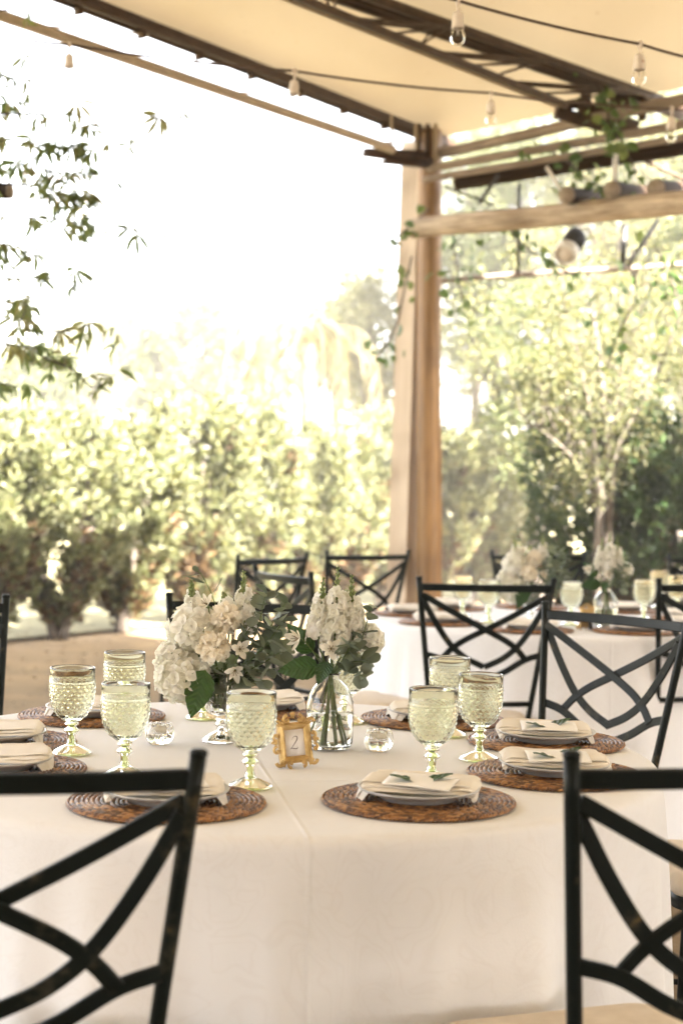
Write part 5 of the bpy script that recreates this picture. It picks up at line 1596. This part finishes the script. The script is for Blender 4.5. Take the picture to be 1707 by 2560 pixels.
vine('vine growing along the right end of the pale log', [av(1130, 470, 9.5), av(1200, 560, 9.5), av(1260, 600, 9.4), av(1330, 640, 9.4)], 30, 6, .25, .85)
vine('vine on the far right of the pergola rail', [av(1500, 560, 9.2), av(1540, 640, 9.2), av(1560, 720, 9.2), av(1530, 800, 9.2)], 30, 7, .25, .95)
vine('sparse leaves in front of the top of the leaning timber', [av(985, 480, 9.7), av(930, 530, 9.6), av(880, 560, 9.6)], 12, 8, .12, 1.0)

# the near tree at the left: its hanging leaf sprays reach into the photograph
def fan(seed):
    rr = random.Random(seed); mb = MB()
    k = rr.choice((3, 4, 5))
    for i in range(k):
        a = (i-(k-1)/2)*rr.uniform(.5, .8)
        M = Matrix.Rotation(a, 4, 'Z') @ Matrix.Translation((0, .008, 0)) @ Matrix.Rotation(rr.uniform(-.4, .1), 4, 'X')
        petal(mb, rr.uniform(.07, .105), rr.uniform(.018, .027), -rr.uniform(.5, 1.3), .5, 5, 0, M, tip=.85, seed=seed*5+i)
    tube(mb, [(0, -.035, .012), (0, -.015, .003), (0, .01, 0)], .0013, 4)
    return mb.mesh('leaf_fan', M_OLEAF)
FANS = [fan(s) for s in range(6)]
def left_tree():
    rr = random.Random(12); Y = 6.3
    base = Vector((-4.3, 7.2, 0))
    t = thing('overhanging_tree', 'tree at the left whose hanging leaf sprays fill the upper left of the sky', 'tree', tuple(base), 0)
    mb = MB(); tube(mb, bez([(0, 0, 0), (.12, -.1, 1.6), (.05, -.1, 3.0), (.5, -.3, 4.2)], 8), lambda u: .15-.08*u, 10, wob=.15)
    sprays = [([(-160, 60), (30, 20), (75, 30)], 4), ([(-200, 120), (-40, 130), (60, 128)], 6), ([(-180, 150), (40, 180), (135, 190)], 8), ([(-200, 200), (-30, 235), (60, 235)], 12),
              ([(-200, 250), (40, 262), (165, 262), (225, 290)], 16), ([(-200, 300), (0, 320), (120, 335), (215, 345)], 30), ([(-200, 340), (20, 370), (130, 395), (225, 400)], 36),
              ([(-150, 420), (60, 425), (150, 445), (230, 455)], 28), ([(-160, 470), (20, 500), (110, 500), (195, 515)], 26), ([(-160, 540), (0, 560), (90, 590)], 20),
              ([(-160, 640), (0, 690), (60, 700), (30, 770)], 22), ([(-120, 640), (110, 640), (190, 650)], 14), ([(-160, 740), (20, 790), (110, 800), (155, 835)], 28),
              ([(60, 760), (150, 760), (230, 745), (240, 800)], 9), ([(100, 820), (170, 850), (215, 890), (265, 860)], 14), ([(-150, 860), (0, 880), (50, 890)], 10),
              ([(200, 500), (270, 520), (325, 535)], 5), ([(240, 300), (310, 330)], 3), ([(250, 400), (320, 480)], 2), ([(330, 260), (395, 285)], 2), ([(360, 520), (400, 530)], 1), ([(-80, 600), (30, 640)], 10)]
    hub = Vector((-2.6, 6.6, 3.1))
    leaves = []
    for pts, n in sprays:
        P = [av(x, y, Y+rr.uniform(-.25, .35)) for x, y in pts]
        path = bez(P, 6)
        if pts[0][0] < 0:
            tube(mb, bez([hub-base, (hub.lerp(P[0], .6)+Vector((0, 0, .12)))-base, P[0]-base], 5), lambda u: .02*(1-.6*u), 6)
        tube(mb, [p-base for p in path], lambda u: .006*(1-.7*u), 5)
        for i in range(n):
            u = rr.random()**.8; p = path[min(len(path)-1, int(u*len(path)))] + rdir(rr)*Vector((1, 1, .8))*rr.uniform(.0, .075)
            d = Vector((rr.uniform(-.9, .9), rr.uniform(-.6, .6), rr.uniform(-1.1, .25)))
            leaves.append((p-base, d))
    tube(mb, bez([(.1, -.1, 2.2), tuple((hub-base)*.6+Vector((0, 0, .3))), tuple(hub-base)], 6), lambda u: .06-.03*u, 8)
    put('trunk', mb.mesh('left_trunk', M_BARK), t)
    for i, (p, d) in enumerate(leaves):
        if i < 296: put('leaf', FANS[i % 6], t, frond_frame(p, d, rr.uniform(-1, 1), rr.uniform(.5, 1.0)))
    # the rest of its crown, out of the photograph, shades the bare soil
    mb = MB()
    for i in range(150):
        d = rdir(rr); p = Vector((-4.6, 8.3, 4.7)) + Vector((d.x*1.9, d.y*2.3, d.z*1.0))*rr.random()**.4
        for k in range(46):
            e = rdir(rr); blade(mb, p-base+e*.34*rr.random()**.5, e+rdir(rr)+Vector((0, 0, -.3)), rr.uniform(.08, .14), rr.uniform(.035, .055), rdir(rr))
    o = put('crown', mb.mesh('left_crown', M_TREEA, smooth=False), t); o['kind'] = 'stuff'
left_tree()

# ------------------------------------------------------------------ the hazy warm air
mb = MB(); box(mb, (0, 45, 3.4), (262, 212, 8.9))
M_AIR = bpy.data.materials.new('warm_air'); M_AIR.use_nodes = True
nt = M_AIR.node_tree; nt.nodes.clear()
vol = nt.nodes.new('ShaderNodeVolumePrincipled'); vol.inputs['Color'].default_value = (1.0, .95, .86, 1); vol.inputs['Density'].default_value = HAZE; vol.inputs['Anisotropy'].default_value = 0.0
out = nt.nodes.new('ShaderNodeOutputMaterial'); nt.links.new(vol.outputs[0], out.inputs['Volume'])
tag(put('haze', mb.mesh('haze', M_AIR, smooth=False)), 'warm sunlit haze washing out the far trees', kind='stuff')
